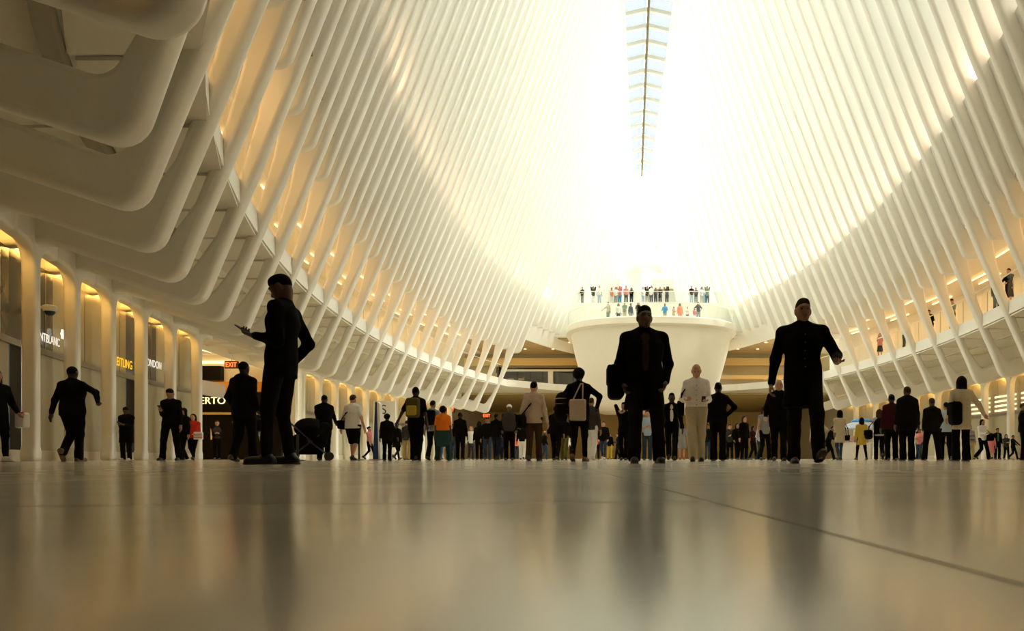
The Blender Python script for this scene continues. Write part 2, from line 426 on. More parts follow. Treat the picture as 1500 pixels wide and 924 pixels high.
    # warm cove lamps under the arch heads
    for y in YS:
        if y > YLOW - 1 or y < 3: continue
        ym = y + SP / 2
        point_light('cove_lamp', (SX(s, e(ym) + SHOP + .30), ym, 4.74), 36 if y < 30 else 40, (1, .56, .14), .08, wl)

# ------------------------------------------------------------------ skylight along the ridge
sk = empty('window_90', (AX, 38, 38)); tag(sk, 'long narrow skylight running along the roof ridge', 'window', kind='structure')
inv = Matrix.Translation((-AX, -38, -38))
def skp(name, me, m): me.transform(inv); return link(name, me, m, sk)
RY = [-1 + 1.62 * i for i in range(49)]
for y in RY:
    y1 = y + 1.62
    if y1 > 77.9: continue
    for s in (-1, 1):
        p = [(SX(s, .1), y + .1, Hr(y + .1) + .45), (SX(s, wsk(y)), y + .1, Hr(y + .1)), (SX(s, wsk(y1)), y1 - .1, Hr(y1 - .1)), (SX(s, .1), y1 - .1, Hr(y1 - .1) + .45)]
        skp('skylight_pane' if y > 38 else 'ridge_panel', pymesh('skylight_pane', p, [(0, 1, 2, 3)]), M_SKYGL if y > 38 else M_STEEL)  # near stretch closed with added opaque panels to cut light there
        skp('skylight_bar', hexa('skylight_bar', [(AX, y - .14, Hr(y) + .18), (SX(s, wsk(y)), y - .14, Hr(y) - .3), (SX(s, wsk(y)), y + .14, Hr(y) - .3), (AX, y + .14, Hr(y) + .18)], [(AX, y - .14, Hr(y) + .48), (SX(s, wsk(y)), y - .14, Hr(y) + .02), (SX(s, wsk(y)), y + .14, Hr(y) + .02), (AX, y + .14, Hr(y) + .48)]), M_STEEL)
skp('ridge_seam', bars('ridge_seam', [((AX, RY[i], Hr(RY[i]) - .12), (AX, RY[i + 1], Hr(RY[i + 1]) - .12)) for i in range(48)], .11, 6), mat('bronze_seam', (.13, .10, .04), .5, noise=.1))
for s in (-1, 1):
    me = sweep_solid('skylight_edge', s, RY, lambda y: [(wsk(y) - .05, Hr(y) + .1), (wsk(y) - .05, Hr(y) - .55), (wsk(y) + .95, Hr(y) - .25), (wsk(y) + .95, Hr(y) + .1)])
    skp('skylight_edge', me, M_STEEL)
pts = [(AX + wsk(77.5) * math.cos(a) * 1.05, 77.2 + 1.1 * math.sin(a)) for a in np.linspace(0, math.pi, 13)]
V = [(x, y, Hr(77) - .6 + z) for z in (0, .9) for x, y in pts]
skp('skylight_end', pymesh('skylight_end', V, [(i, i + 1, i + 14, i + 13) for i in range(12)]), M_STEEL)

# ------------------------------------------------------------------ far end: end wall, terrace, mezzanine, prow balcony
zs = np.linspace(14.2, 31.6, 14)
V = []
for z in zs:
    by = back_y(z); hw = inner(min(by, 77.9), z) + 1.6 if z < Hr(77) else 2.5
    V += [(AX - max(hw, 2.6), by + .05, z), (AX + max(hw, 2.6), by + .05, z)]
ew = link('wall_back', pymesh('wall_back', V, [(2 * i, 2 * i + 1, 2 * i + 3, 2 * i + 2) for i in range(13)]), M_WALL)
tag(ew, 'smooth leaning end wall above the far terrace', 'wall', kind='structure')
area_light('end_wall_lamp', (AX + .2, 70.2, 18.6), (8, .3), 50, (1, .66, .36), rot=(R(150), 0, 0), parent=ew)
tr = link('trim_1', box('trim_1', AX - 20, AX + 20, 62.6, 90, 11.2, 14.3), M_STEEL)
tag(tr, 'deep white upper terrace slab across the far end of the hall', 'terrace', kind='structure')
for k in range(9):    # timber soffit slats under the terrace
    y = 63.2 + k * 1.05
    link('soffit_slat', box('soffit_slat', AX - 17, AX + 17, y, y + .98, 11.1, 11.2), M_SLAT, tr)
dl2 = lathe('downlight', [(.14, 0), (.14, -.04), (.1, -.04)], 12)
for x in (-7.2, -5.2, -10, 9.5, 11.5, 13.5):
    for y in (65, 69): o = link('downlight', dl2, M_LAMP, tr); o.location = (AX - 2 + x, y, 11.1)
# upper terrace rail and doors
for k in range(16):
    x0 = AX - 9.6 + k * 1.2
    link('balustrade_pane', box('balustrade_pane', x0 + .03, x0 + 1.17, 62.75, 62.77, 14.3, 15.35), M_RAIL, tr)
link('handrail', bars('handrail', [((AX - 9.6, 62.76, 15.4), (AX + 9.6, 62.76, 15.4))], .035), M_STEEL, tr)
M_BRONZE = mat('bronze_lintel', (.42, .33, .19), .45, .3, noise=.05)
bwall = link('wall_terrace', box('wall_terrace', AX - 9, AX + 9, 70.3, 70.6, 14.3, 19.2), M_STEEL); tag(bwall, 'white wall with door openings behind the crowded upper terrace', 'wall', kind='structure')
for n_, (a, b_) in enumerate([(856, 910), (922, 948), (958, 1010)]):
    xa, xb = px(a, 70), px(b_, 70)
    d0 = empty('door_%d' % (n_ + 1), ((xa + xb) / 2, 70.2, 14.3)); tag(d0, ['left hand', 'middle', 'right hand'][n_] + ' glazed doorway behind the upper terrace', 'door', kind='structure')
    hw = (xb - xa) / 2
    link('lintel', box('lintel', -hw - .1, hw + .1, -.12, .08, 2.95, 3.15), M_BRONZE, d0)
    m = max(2, int(hw * 2 / 1.1))
    for k in range(m):
        link('door_pane', box('door_pane', -hw + k * 2 * hw / m + .04, -hw + (k + 1) * 2 * hw / m - .04, -.02, .06, 0, 2.93), mat('pale_door_glass', (.72, .70, .64), .2, noise=.05), d0)
dr = link('lift_drum', lathe('lift_drum', [(1.62, 0), (1.62, .5), (1.55, .55), (1.55, 3.9), (1.62, 3.95), (1.62, 4.3)], 40), M_STEEL); put(dr, (px(931, 68), 68, 14.3)); dr.data.shade_flat()
tag(dr, 'white round lift drum standing on the upper terrace', 'lift shaft')
# prow balcony
PX, PB = 2.55, 70.0
def prow_ring(hw, yf, z, n=28):
    out = [(PX - hw, 66.0, z)]
    for i in range(n + 1):
        a = math.pi - math.pi * i / n; ca, sa = math.cos(a), math.sin(a)
        out.append((PX + hw * math.copysign(abs(ca) ** .8, ca), 62.5 - (62.5 - yf) * abs(sa) ** .8, z))
    out.append((PX + hw, 66.0, z)); return out
lev = [(7.6, 56.0, 11.75), (7.68, 55.92, 11.65), (7.68, 55.92, 11.15), (7.55, 56.05, 11.05), (7.25, 56.3, 11.0), (6.9, 56.6, 9.4), (6.3, 57.1, 7.2), (5.7, 57.8, 5.3), (5.3, 58.2, 4.7), (4.9, 58.7, 4.4), (4.2, 59.5, 4.25)]
V, Fc = [], []; rings = [prow_ring(*l) for l in lev]; k = len(rings[0])
for r_ in rings: V += r_
for j in range(len(rings) - 1):
    for i in range(k - 1): Fc.append((j * k + i, j * k + i + 1, (j + 1) * k + i + 1, (j + 1) * k + i))
Fc.append(tuple(range(k))[::-1]); Fc.append(tuple((len(rings) - 1) * k + i for i in range(k)))
pr = link('prow_balcony', fixn(pymesh('prow_balcony', V, Fc)), M_WALL, None); pr.data.shade_smooth()
for p in pr.data.polygons:
    if len(p.vertices) > 4: p.use_smooth = False
pr.data.set_sharp_from_angle(angle=R(28))
tag(pr, 'large cream hull-shaped balcony projecting from the far end', 'balcony')
rr = prow_ring(7.5, 56.1, 11.75)
for i in range(0, k - 1, 2):
    a, b_ = Vector(rr[i]), Vector(rr[min(i + 2, k - 1)])
    if (b_ - a).length < .05: continue
    n_ = Vector((0, .02, 0)); u_ = Vector((0, 0, 1.1))
    link('balustrade_pane', hexa('balustrade_pane', [a, b_, b_ + n_, a + n_], [a + u_, b_ + u_, b_ + n_ + u_, a + n_ + u_]), M_RAIL, pr)
link('handrail', bars('handrail', [(Vector(rr[i]) + Vector((0, 0, 1.13)), Vector(rr[i + 1]) + Vector((0, 0, 1.13))) for i in range(k - 1)], .03), M_STEEL, pr)
# mezzanine slab and what is behind it
ex = e(57.5)
plan = [(AX - ex - 8, 57.6), (AX - ex + .85, 57.6), (AX - 8.2, 61.2), (AX - 5, 62.8), (AX, 63.6), (AX + 5, 62.8), (AX + 8.2, 61.2), (AX + ex - .85, 57.6), (AX + ex + 8, 57.6), (AX + ex + 8, 90), (AX - ex - 8, 90)]
n = len(plan)
V = [(x, y, 6.15) for x, y in plan] + [(x, y, 6.72) for x, y in plan]
Fc = [tuple(range(n))[::-1], tuple(range(n, 2 * n))] + [(i, (i + 1) % n, n + (i + 1) % n, n + i) for i in range(n)]
mz = link('trim_2', fixn(pymesh('trim_2', V, Fc)), M_STEEL); tag(mz, 'white mezzanine slab edge at the far end below the terrace', 'slab', kind='structure')
def mzl(name, me, m): return link(name, me, m, mz)
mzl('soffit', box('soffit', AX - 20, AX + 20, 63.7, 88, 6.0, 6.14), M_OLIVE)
for a, b_ in zip(plan[1:7], plan[2:8]):
    A, B = Vector((*a, 6.72)), Vector((*b_, 6.72)); n_ = Vector((0, .02, 0)); u_ = Vector((0, 0, 1.05)); L_ = max(1, int((B - A).length / 1.3))
    for q in range(L_):
        p0, p1 = A.lerp(B, q / L_), A.lerp(B, (q + .96) / L_)
        mzl('balustrade_pane', hexa('balustrade_pane', [p0, p1, p1 + n_, p0 + n_], [p0 + u_, p1 + u_, p1 + n_ + u_, p0 + n_ + u_]), M_RAIL)
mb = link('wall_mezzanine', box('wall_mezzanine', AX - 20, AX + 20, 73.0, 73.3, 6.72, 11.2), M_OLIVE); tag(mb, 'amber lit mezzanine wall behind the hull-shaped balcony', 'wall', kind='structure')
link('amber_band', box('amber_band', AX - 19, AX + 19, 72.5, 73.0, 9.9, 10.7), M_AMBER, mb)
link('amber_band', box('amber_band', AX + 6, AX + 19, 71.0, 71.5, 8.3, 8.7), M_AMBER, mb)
link('dark_shop_pane', box('dark_shop_pane', AX - 15, AX - 5.6, 72.8, 73.0, 6.72, 9.7), M_DARK, mb)
link('white_pilaster', box('white_pilaster', px(803, 72.6), px(810, 72.6), 72.5, 72.8, 6.72, 9.3), M_WHITE, mb)
link('pale_rail', box('pale_rail', AX - 15, AX - 5.6, 72.55, 72.8, 9.3, 9.5), M_WALL, mb)
for x in (-11, 12): area_light('mezzanine_lamp', (AX + x, 67, 11.0), (7, 4), 260, (1, .62, .2), parent=mb)
gb = link('wall_ground_end', box('wall_ground_end', AX - 21, AX + 21, 88, 88.3, 0, 6.1), M_AMBER); tag(gb, 'warm far wall of the ground level behind the crowd', 'wall', kind='structure')
for x, y in ((-9, 68), (0, 76), (9, 68), (0, 64)): area_light('ground_lamp', (AX + x, y, 5.95), (6, 4), 130, (1, .68, .28), parent=gb)
for s in (-1, 1):
    o = link('wall_end_%s' % ('left' if s < 0 else 'right'), box('wall_end', SX(s, 20.6), SX(s, 21), 57, 88, 0, 11.3), M_WALL); tag(o, 'plain cream side wall of the far passage on the %s' % ('left' if s < 0 else 'right'), 'wall', kind='structure')
# exit signs hanging below the mezzanine
M_RED = mat('red_exit_letters', (.9, .08, .02), .5, emit=4.0, ecol=(1, .10, .02), noise=.01)
M_REDBOX = mat('exit_box_face', (.05, .01, .005), .5, noise=.05)
def exit_sign(x, y, d, size, label, sx=.8):
    r = empty('exit_sign', (px(x, d), d, pz(y, d))); tag(r, label, 'exit sign', 'illuminated exit signs')
    link('case', box('case', -size * 1.3 * sx, size * 1.3 * sx, 0, .08, -size * .15, size * .95, .01), M_REDBOX, r)
    me = text_mesh('EXIT', size, .01); t = link('lettering', me, M_RED, r); t.scale = (sx, 1, 1)
    xs = [v.co.x for v in me.vertices]; put(t, (-(max(xs) + min(xs)) / 2 * sx, -.015, .02), (R(90), 0, 0))
    link('hanger', bars('hanger', [((0, .04, size * .9), (0, .04, size * .9 + .35))], .015, 6), M_METAL, r)
exit_sign(660, 603, 66, .42, 'small red exit sign above the crowd near the orange shirt')
exit_sign(713, 611, 66, .42, 'small red exit sign above the crowd near the capped man')
# ------------------------------------------------------------------ near end behind the camera, unseen and made dark to dim it
ne = link('wall_front', box('wall_front', AX - 12, AX + 12, -7.8, -7.5, 0, 6.2), M_NEAR); tag(ne, 'dark panelled wall behind the camera', 'wall', kind='structure')
link('deck', box('deck', AX - 14, AX + 14, -7.8, 3.3, 6.15, 6.75), M_NEAR, ne)
V = [(AX - 14, 3.2, 6.7), (AX + 14, 3.2, 6.7), (AX + 14, 3.2, 14), (AX - 14, 3.2, 14), (AX + 6, -1.2, 33.5), (AX - 6, -1.2, 33.5)]
link('upper_end', pymesh('upper_end', V, [(0, 1, 2, 3), (3, 2, 4, 5)]), M_NEAR, ne)
for s in (-1, 1):
    link('passage_side', box('passage_side', SX(s, 8.3), SX(s, 8.6), -7.6, 5.6, 0, 6.2), M_NEAR, ne)
    link('end_return', box('end_return', SX(s, 8.3), SX(s, 16), 3.0, 3.3, 0, 6.2), M_NEAR, ne)
# ------------------------------------------------------------------ unseen dark blocks added outside the roof to shade its near half
M_SHADE_BLOCK = mat('dark_tower_facade', (.05, .055, .06), .4, noise=.2, nscale=.3)
for n_, (x0, x1, y0, y1, z1) in enumerate([(-60, -24, -60, 30, 130), (32, 66, -60, 26, 130), (-22, 28, -60, -12, 110)]):
    tw = link('trim_%d' % (n_ + 3), box('tower', x0, x1, y0, y1, 14 if n_ < 2 else 0, z1), M_SHADE_BLOCK)
    tag(tw, ['dark office tower outside the left roof glazing', 'dark office tower outside the near right roof glazing', 'dark office tower behind the camera end'][n_], 'tower', kind='structure')
# ------------------------------------------------------------------ passage on the left with the jeweller
pw = link('wall_passage', box('wall_passage', -27, -16.6, 34.6, 34.9, 0, 6.1), M_WALL); tag(pw, 'warm lit cross wall inside the open passage on the left', 'wall', kind='structure')
link('passage_ceiling', box('passage_ceiling', -30, -15.9, 24.2, 34.9, 5.3, 5.45), M_SOFF, pw)
link('passage_back', box('passage_back', -27.3, -27, 24, 35, 0, 6.1), M_AMBER, pw)
link('passage_near', box('passage_near', -27, -17.0, 24.0, 24.3, 0, 6.1), M_WALL, pw)
link('shop_fascia', box('shop_fascia', -25, -17.2, 34.3, 34.6, 2.35, 3.35), M_DARK, pw)
link('shop_front', box('shop_front', -25, -17.2, 34.4, 34.6, 0, 2.3), M_DARK, pw)
link('fascia_strip', box('fascia_strip', -25, -17.2, 34.25, 34.4, 2.25, 2.36), M_AMBER, pw)
link('amber_panel', box('amber_panel', -22, -17.2, 34.3, 34.6, 3.4, 3.9), mat('orange_panel', (.75, .33, .05), .6, noise=.05), pw)
link('white_bulkhead', hexa('white_bulkhead', [(px(289, 30), 30, pz(577, 30)), (px(325, 32.5), 32.5, pz(583, 32.5)), (px(325, 32.5), 32.8, pz(583, 32.5)), (px(289, 30), 30.3, pz(577, 30))], [(px(289, 30), 30, pz(555, 30)), (px(325, 32.5), 32.5, pz(562, 32.5)), (px(325, 32.5), 32.8, pz(562, 32.5)), (px(289, 30), 30.3, pz(555, 30))]), M_WHITE, pw)
link('dark_opening', box('dark_opening', -21.6, -20.2, 34.3, 34.6, 4.0, 4.7), M_DARK, pw)
for k in range(3):
    for q in range(4):
        x = -20.6 + k * .55; y = 25.5 + q * 2.0
        link('strip_light', box('strip_light', x - .05, x + .05, y, y + 1.8, 5.2, 5.28), M_LAMP, pw)
link('cross_light', box('cross_light', -24, -17.2, 34.4, 34.6, 4.86, 4.96), M_LAMP, pw)
area_light('passage_lamp', (-20.5, 30, 5.15), (2.5, 7), 120, (1, .64, .22), parent=pw)
for k in range(5):      # lit display niches in the jeweller's window
    x = -23.2 + k * 1.25
    link('display_niche', box('display_niche', x, x + .35, 34.3, 34.42, 1.0 + .15 * (k % 2), 1.55 + .15 * (k % 2)), mat('dim_display', (.3, .2, .07), .5, emit=.35, ecol=(1, .6, .2), noise=.2), pw)
M_LETY = mat('cream_letters', (.9, .9, .6), .5, emit=.9, ecol=(1, .95, .55), noise=.01)
M_LETW = mat('white_letters', (.9, .88, .8), .5, emit=.9, ecol=(1, .95, .82), noise=.01)
M_LETA = mat('amber_letters', (.9, .6, .05), .5, emit=1.1, ecol=(1, .55, .02), noise=.01)
def width(me): xs = [v.co.x for v in me.vertices]; return min(xs), max(xs)
rs = empty('shop_sign', (px(291, 34.2), 34.22, 2.78)); tag(rs, 'cream lettering on the dark jeweller fascia in the passage', 'shop sign')
me = text_mesh('ROBERTO', .50, .02); a, b_ = width(me); W_ = (b_ - a) * 1.05
o = link('word', me, M_LETY, rs); o.scale = (1.05, 1, 1); put(o, (-.445 * W_, 0, 0), (R(90), 0, 0))
me = text_mesh('COIN', .50, .02); o = link('word', me, M_LETY, rs); o.scale = (1.05, 1, 1); put(o, (.62 * W_, 0, 0), (R(90), 0, 0))
exit_sign(339, 538, 32, .32, 'red exit sign hanging in the warm passage on the left')
exit_sign(428, 563, 36.6, .38, 'red exit sign half hidden behind the man with the phone')
def wall_text(s_, txt, size, xend, ybase, m, label, sx=1.0):
    yend = min(np.arange(12, 30, .02), key=lambda q: abs(VPX + F * (AX - e(q) - GLS + .1) / q - xend)); z = pz(ybase, yend)
    me = text_mesh(txt, size, .002); a, b_ = width(me); W = (b_ - a) * sx
    sl = e(yend) - e(yend - 1); t = Vector((-sl, 1, 0)).normalized(); P = Vector((SX(-1, e(yend) + GLS - .1), yend, z)) - t * W
    o = link('shop_sign', me, m); o.scale = (sx, 1, 1); put(o, P + Vector((.02, 0, 0)), (R(90), 0, math.atan2(t.y, t.x))); tag(o, label, 'shop sign'); return o, t
so_, t_ = wall_text(-1, 'MONTBLANC', .28, 86, 508, M_LETW, 'glowing white shop lettering with a small star, nearest on the left', .85)
star = bpy.data.meshes.new('star_emblem'); bm = bmesh.new()
vs = [bm.verts.new(((.13 if i % 2 == 0 else .085) * math.cos(i * math.pi / 6), (.13 if i % 2 == 0 else .085) * math.sin(i * math.pi / 6), 0)) for i in range(12)]
f_ = bm.faces.new(vs); ex_ = bmesh.ops.extrude_face_region(bm, geom=[f_]); bmesh.ops.translate(bm, vec=(0, 0, .04), verts=[v for v in ex_['geom'] if isinstance(v, bmesh.types.BMVert)]); bm.to_mesh(star); bm.free()
o = link('star_emblem', fixn(star), M_LETW, so_); o.location = (width(so_.data)[1] + .16, .33, 0)
wall_text(-1, 'BREITLING', .36, 192, 541, M_LETA, 'amber yellow illuminated shop lettering on the left arcade', .82)
wall_text(-1, 'LONDON', .34, 235, 541, M_LETW, 'white illuminated shop lettering beside the amber lettering', .82)
cmr = empty('security_camera', (px(73, 15.7), 15.7, pz(456, 15.7))); tag(cmr, 'small white dome security camera beside the nearest arcade column', 'camera')
link('housing', lathe('housing', [(.13, .0), (.14, .05), (.14, .12), (.1, .14)], 20), M_WHITE, cmr); link('dome', lathe('dome', [(.02, -.1), (.07, -.08), (.10, -.03), (.105, 0)], 20), M_BLACKMETAL, cmr)
link('arm', bars('arm', [((0, 0, .1), (-.3, .05, .1))], .03), M_WHITE, cmr)

# ------------------------------------------------------------------ implicit-surface figures
def seg_prim(a, b, ra, rb, S=(1, 1, 1), k=.03): return ('c', np.array(a, float), np.array(b, float), ra, rb, np.array(S, float), k)
def ell_prim(c, r, M=None, k=.02): return ('e', np.array(c, float), np.array(r, float), M, None, None, k)
def box_prim(c, hs, r, M=None, k=.02): return ('b', np.array(c, float), np.array(hs, float), M, r, None, k)
def dist(p, P):
    if p[0] == 'c':
        _, a, b, ra, rb, S, k = p
        q = (P - a) / S; d = (b - a) / S; L = max(1e-9, d @ d); t = np.clip(q @ d / L, 0, 1)
        return (np.sqrt(((q - t[..., None] * d) ** 2).sum(-1)) - (ra + (rb - ra) * t)) * S.min()
    q = P - p[1]
    if p[3] is not None: q = q @ p[3]
    if p[0] == 'e':
        r = p[2]; k0 = np.sqrt(((q / r) ** 2).sum(-1)); k1 = np.sqrt(((q / r ** 2) ** 2).sum(-1)) + 1e-9
        return k0 * (k0 - 1) / k1
    d = np.abs(q) - (p[2] - p[4])
    return np.sqrt((np.maximum(d, 0) ** 2).sum(-1)) + np.minimum(d.max(-1), 0) - p[4]
def bounds(p):
    if p[0] == 'c':
        r = max(p[3], p[4]) * p[5]; return np.minimum(p[1], p[2]) - r, np.maximum(p[1], p[2]) + r
    m = np.linalg.norm(p[2]) if p[3] is not None else p[2]
    return p[1] - m, p[1] + m
def surface(add, vox, sub=(), cuts=(), wob=0):
    """smooth union of prims minus sub-prims, cut by planes (n, k): keep n.p >= k; -> verts, quads (surface nets)"""
    bs = [bounds(p) for p in add]; mg = .03 + 2 * vox
    lo = np.min([b[0] for b in bs], 0) - mg; hi = np.max([b[1] for b in bs], 0) + mg
    n = np.ceil((hi - lo) / vox).astype(int) + 1
    G = np.full(n, .08, np.float64)
    ax = [lo[i] + vox * np.arange(n[i]) for i in range(3)]
    def block(p, extra):
        b = bounds(p); i0 = np.maximum(0, np.floor((b[0] - extra - lo) / vox).astype(int)); i1 = np.minimum(n, np.ceil((b[1] + extra - lo) / vox).astype(int) + 1)
        if (i1 <= i0).any(): return None, None
        sl = tuple(slice(i0[i], i1[i]) for i in range(3))
        P = np.stack(np.meshgrid(*[ax[i][sl[i]] for i in range(3)], indexing='ij'), -1); return sl, P
    for p in add:
        sl, P = block(p, mg + .02)
        if sl is None: continue
        d = dist(p, P); g = G[sl]; k = p[6]; h = np.maximum(k - np.abs(g - d), 0) / k
        G[sl] = np.minimum(g, d) - h * h * k * .25
    for p in sub:
        sl, P = block(p, .03)
        if sl is None: continue
        d = -dist(p, P); g = G[sl]; k = p[6]; h = np.maximum(k - np.abs(g - d), 0) / k
        G[sl] = np.maximum(g, d) + h * h * k * .25
    if wob or cuts:
        P = np.stack(np.meshgrid(*ax, indexing='ij'), -1)
        if wob:
            x, y, z = P[..., 0], P[..., 1], P[..., 2]
            G += wob * (np.sin(17 * z + 9 * x + 3 * np.sin(11 * y)) * np.sin(13 * x - 7 * z + 5 * y) + .5 * np.sin(31 * z - 14 * x + 8 * y))
        for nn, k in cuts: G = np.maximum(G, k - P @ np.array(nn, float))
    ins = G < 0
    c = [ins[i:n[0] - 1 + i, j:n[1] - 1 + j, k:n[2] - 1 + k] for i in (0, 1) for j in (0, 1) for k in (0, 1)]
    sm = sum(q.astype(np.int8) for q in c); act = (sm > 0) & (sm < 8)
    idx = np.full(act.shape, -1, np.int64); A = np.argwhere(act); idx[act] = np.arange(len(A))
    if len(A) == 0: return np.zeros((0, 3)), np.zeros((0, 4), int)
    acc = np.zeros((len(A), 3)); cnt = np.zeros(len(A))
    cor = [np.array(q) for q in ((0, 0, 0), (1, 0, 0), (0, 1, 0), (1, 1, 0), (0, 0, 1), (1, 0, 1), (0, 1, 1), (1, 1, 1))]
    for ia, a in enumerate(cor):
        for b in cor[ia + 1:]:
            if np.abs(a - b).sum() != 1: continue
            ga = G[tuple((A + a).T)]; gb = G[tuple((A + b).T)]; m = (ga < 0) != (gb < 0)
            if not m.any(): continue
            t = (ga[m] / (ga[m] - gb[m]))[:, None]; acc[m] += A[m] + a + t * (b - a); cnt[m] += 1
    V = lo + vox * acc / cnt[:, None]
    Q = []
    for axis in range(3):
        u, v = [(1, 2), (2, 0), (0, 1)][axis]
        s0 = [slice(1, -1)] * 3; s1 = [slice(1, -1)] * 3; s0[axis] = slice(0, -1); s1[axis] = slice(1, None)
        a, b = ins[tuple(s0)], ins[tuple(s1)]; m = np.argwhere(a != b)
        if len(m) == 0: continue
        flip = a[tuple(m.T)]
        base = m.copy(); 
        for i in range(3):
            if i != axis: base[:, i] += 1
        def cell(du, dv): q = base.copy(); q[:, u] -= du; q[:, v] -= dv; return idx[tuple(q.T)]
        q = np.stack([cell(1, 1), cell(0, 1), cell(0, 0), cell(1, 0)], 1)
        q[~flip] = q[~flip][:, ::-1]; Q.append(q)
    Q = np.concatenate(Q)
    return V, Q[(Q >= 0).all(1)]
def np_mesh(name, parts, m):
    V = np.concatenate([p[0] for p in parts]); offs = np.cumsum([0] + [len(p[0]) for p in parts[:-1]])
    Q = np.concatenate([p[1] + o for p, o in zip(parts, offs)])
    me = bpy.data.meshes.new(name); me.vertices.add(len(V)); me.vertices.foreach_set('co', V.ravel())
    me.loops.add(len(Q) * 4); me.loops.foreach_set('vertex_index', Q.ravel().astype(np.int32))
    me.polygons.add(len(Q)); me.polygons.foreach_set('loop_start', np.arange(0, len(Q) * 4, 4, dtype=np.int32))
    me.polygons.foreach_set('use_smooth', np.ones(len(Q), bool)); me.update(calc_edges=True); me.validate()
    me.materials.append(m); return me
def ik(a, b, l1, l2, pole):
    a, b, pole = np.array(a, float), np.array(b, float), np.array(pole, float)
    d = b - a; L = np.linalg.norm(d)
    if L > (l1 + l2) * .998: b = a + d / L * (l1 + l2) * .998; d = b - a; L = np.linalg.norm(d)
    u = d / L; x = (l1 * l1 - l2 * l2 + L * L) / (2 * L); h = math.sqrt(max(0, l1 * l1 - x * x))
    v = pole - (pole @ u) * u; v = v / (np.linalg.norm(v) + 1e-9)
    return a + u * x + v * h, b
CLOTH = {}
def cloth(c):
    if isinstance(c, bpy.types.Material): return c
    PAL = dict(black=(.006, .0055, .005), black2=(.011, .0095, .008), navy=(.012, .014, .022), brown=(.05, .03, .018), maroon=(.035, .008, .008), red=(.55, .035, .02), orange=(.85, .20, .015),
               white=(.78, .76, .72), cream=(.62, .54, .38), tan=(.50, .40, .31), khaki=(.42, .31, .13), yellow=(.46, .33, .05), jeans=(.035, .055, .09), teal=(.02, .055, .06), grey=(.26, .26, .26), dgrey=(.045, .042, .04),
               lblue=(.40, .50, .62), blue=(.05, .30, .60), green=(.05, .22, .08), pink=(.62, .20, .20), coral=(.85, .25, .14), beige=(.50, .43, .30), olive=(.10, .085, .02), lavender=(.42, .38, .50), sage=(.16, .26, .18))
    if c not in CLOTH: CLOTH[c] = mat('fabric_' + c, PAL[c], .85, noise=.15, nscale=30, bump=.25, bscale=180, spec=.05)
    return CLOTH[c]
SKINS = {'l': mat('skin_light', (.52, .27, .17), .5, noise=.06, nscale=25), 'm': mat('skin_tan', (.30, .15, .085), .5, noise=.06, nscale=25), 'd': mat('skin_brown', (.09, .045, .028), .5, noise=.06, nscale=25),
         's': mat('skin_deep', (.028, .015, .010), .5, noise=.06, nscale=25)}
HAIRS = {'k': mat('hair_black', (.006, .005, .004), .8, noise=.2, nscale=60, bump=.4, bscale=120, spec=.1), 'b': mat('hair_brown', (.05, .028, .015), .8, noise=.2, nscale=60, bump=.4, bscale=120, spec=.1),
         'y': mat('hair_fair', (.30, .19, .09), .8, noise=.2, nscale=60, bump=.4, bscale=120, spec=.1), 'g': mat('hair_grey', (.30, .28, .26), .6, noise=.2, nscale=60, bump=.4, bscale=120), 'w': mat('cap_white', (.75, .74, .7), .7, noise=.05)}
M_SHOE = {'k': mat('shoe_black', (.012, .010, .008), .45, noise=.1), 'w': mat('shoe_white', (.65, .62, .56), .5, noise=.05), 'b': mat('shoe_brown', (.10, .05, .02), .5, noise=.1), 'r': mat('shoe_red', (.35, .03, .02), .5, noise=.1)}
M_EYE = mat('eye_dark', (.06, .05, .045), .2, noise=.02)
FEET = {'stand': ((.10, .00, 0, 0), (-.10, .02, 0, 0)), 'apart': ((.20, -.02, 0, 0), (-.20, .03, 0, 0)), 'walk': ((.08, -.27, .0, .30), (-.08, .27, .10, -.6)), 'walkr': ((.08, .27, .10, -.6), (-.08, -.27, .0, .30)),
        'step': ((.09, -.13, 0, 0), (-.09, .16, .03, -.25)), 'stepr': ((.09, .16, .03, -.25), (-.09, -.13, 0, 0)), 'cross': ((.03, -.10, 0, 0), (-.05, .08, 0, 0)), 'lift': ((.08, -.10, 0, 0), (-.08, .30, .17, -1.1)), 'liftr': ((.08, .30, .17, -1.1), (-.08, -.10, 0, 0))}
HANDS = {'hang': ((.27, -.02, .80), (-.27, -.02, .80)), 'swing': ((.27, .16, .84), (-.27, -.20, .88)), 'swingr': ((.27, -.20, .88), (-.27, .16, .84)), 'phone': ((.24, -.02, .82), (-.07, -.30, 1.20)), 'phonel': ((.07, -.30, 1.20), (-.26, .02, .81)),
         'both': ((.06, -.27, 1.16), (-.06, -.27, 1.16)), 'akimbo': ((.19, -.02, 1.02), (-.19, -.02, 1.02)), 'pocket': ((.20, -.08, .93), (-.20, -.08, .93)), 'akl': ((.19, -.02, 1.02), (-.27, -.02, .80)), 'akr': ((.27, -.02, .80), (-.19, -.02, 1.02)),
         'rail': ((.20, -.32, 1.05), (-.20, -.32, 1.05)), 'out': ((.62, -.12, 1.10), (-.27, .0, .80)), 'outr': ((.27, .0, .80), (-.62, -.12, 1.10)), 'photo': ((.08, -.30, 1.48), (-.08, -.30, 1.48)), 'push': ((.2, -.42, 1.0), (-.2, -.42, 1.0)), 'strap': ((.15, -.16, 1.25), (-.27, -.02, .8)), 'lead': ((.27, -.02, .8), (-.42, .0, .78))}
NPERSON = [0]
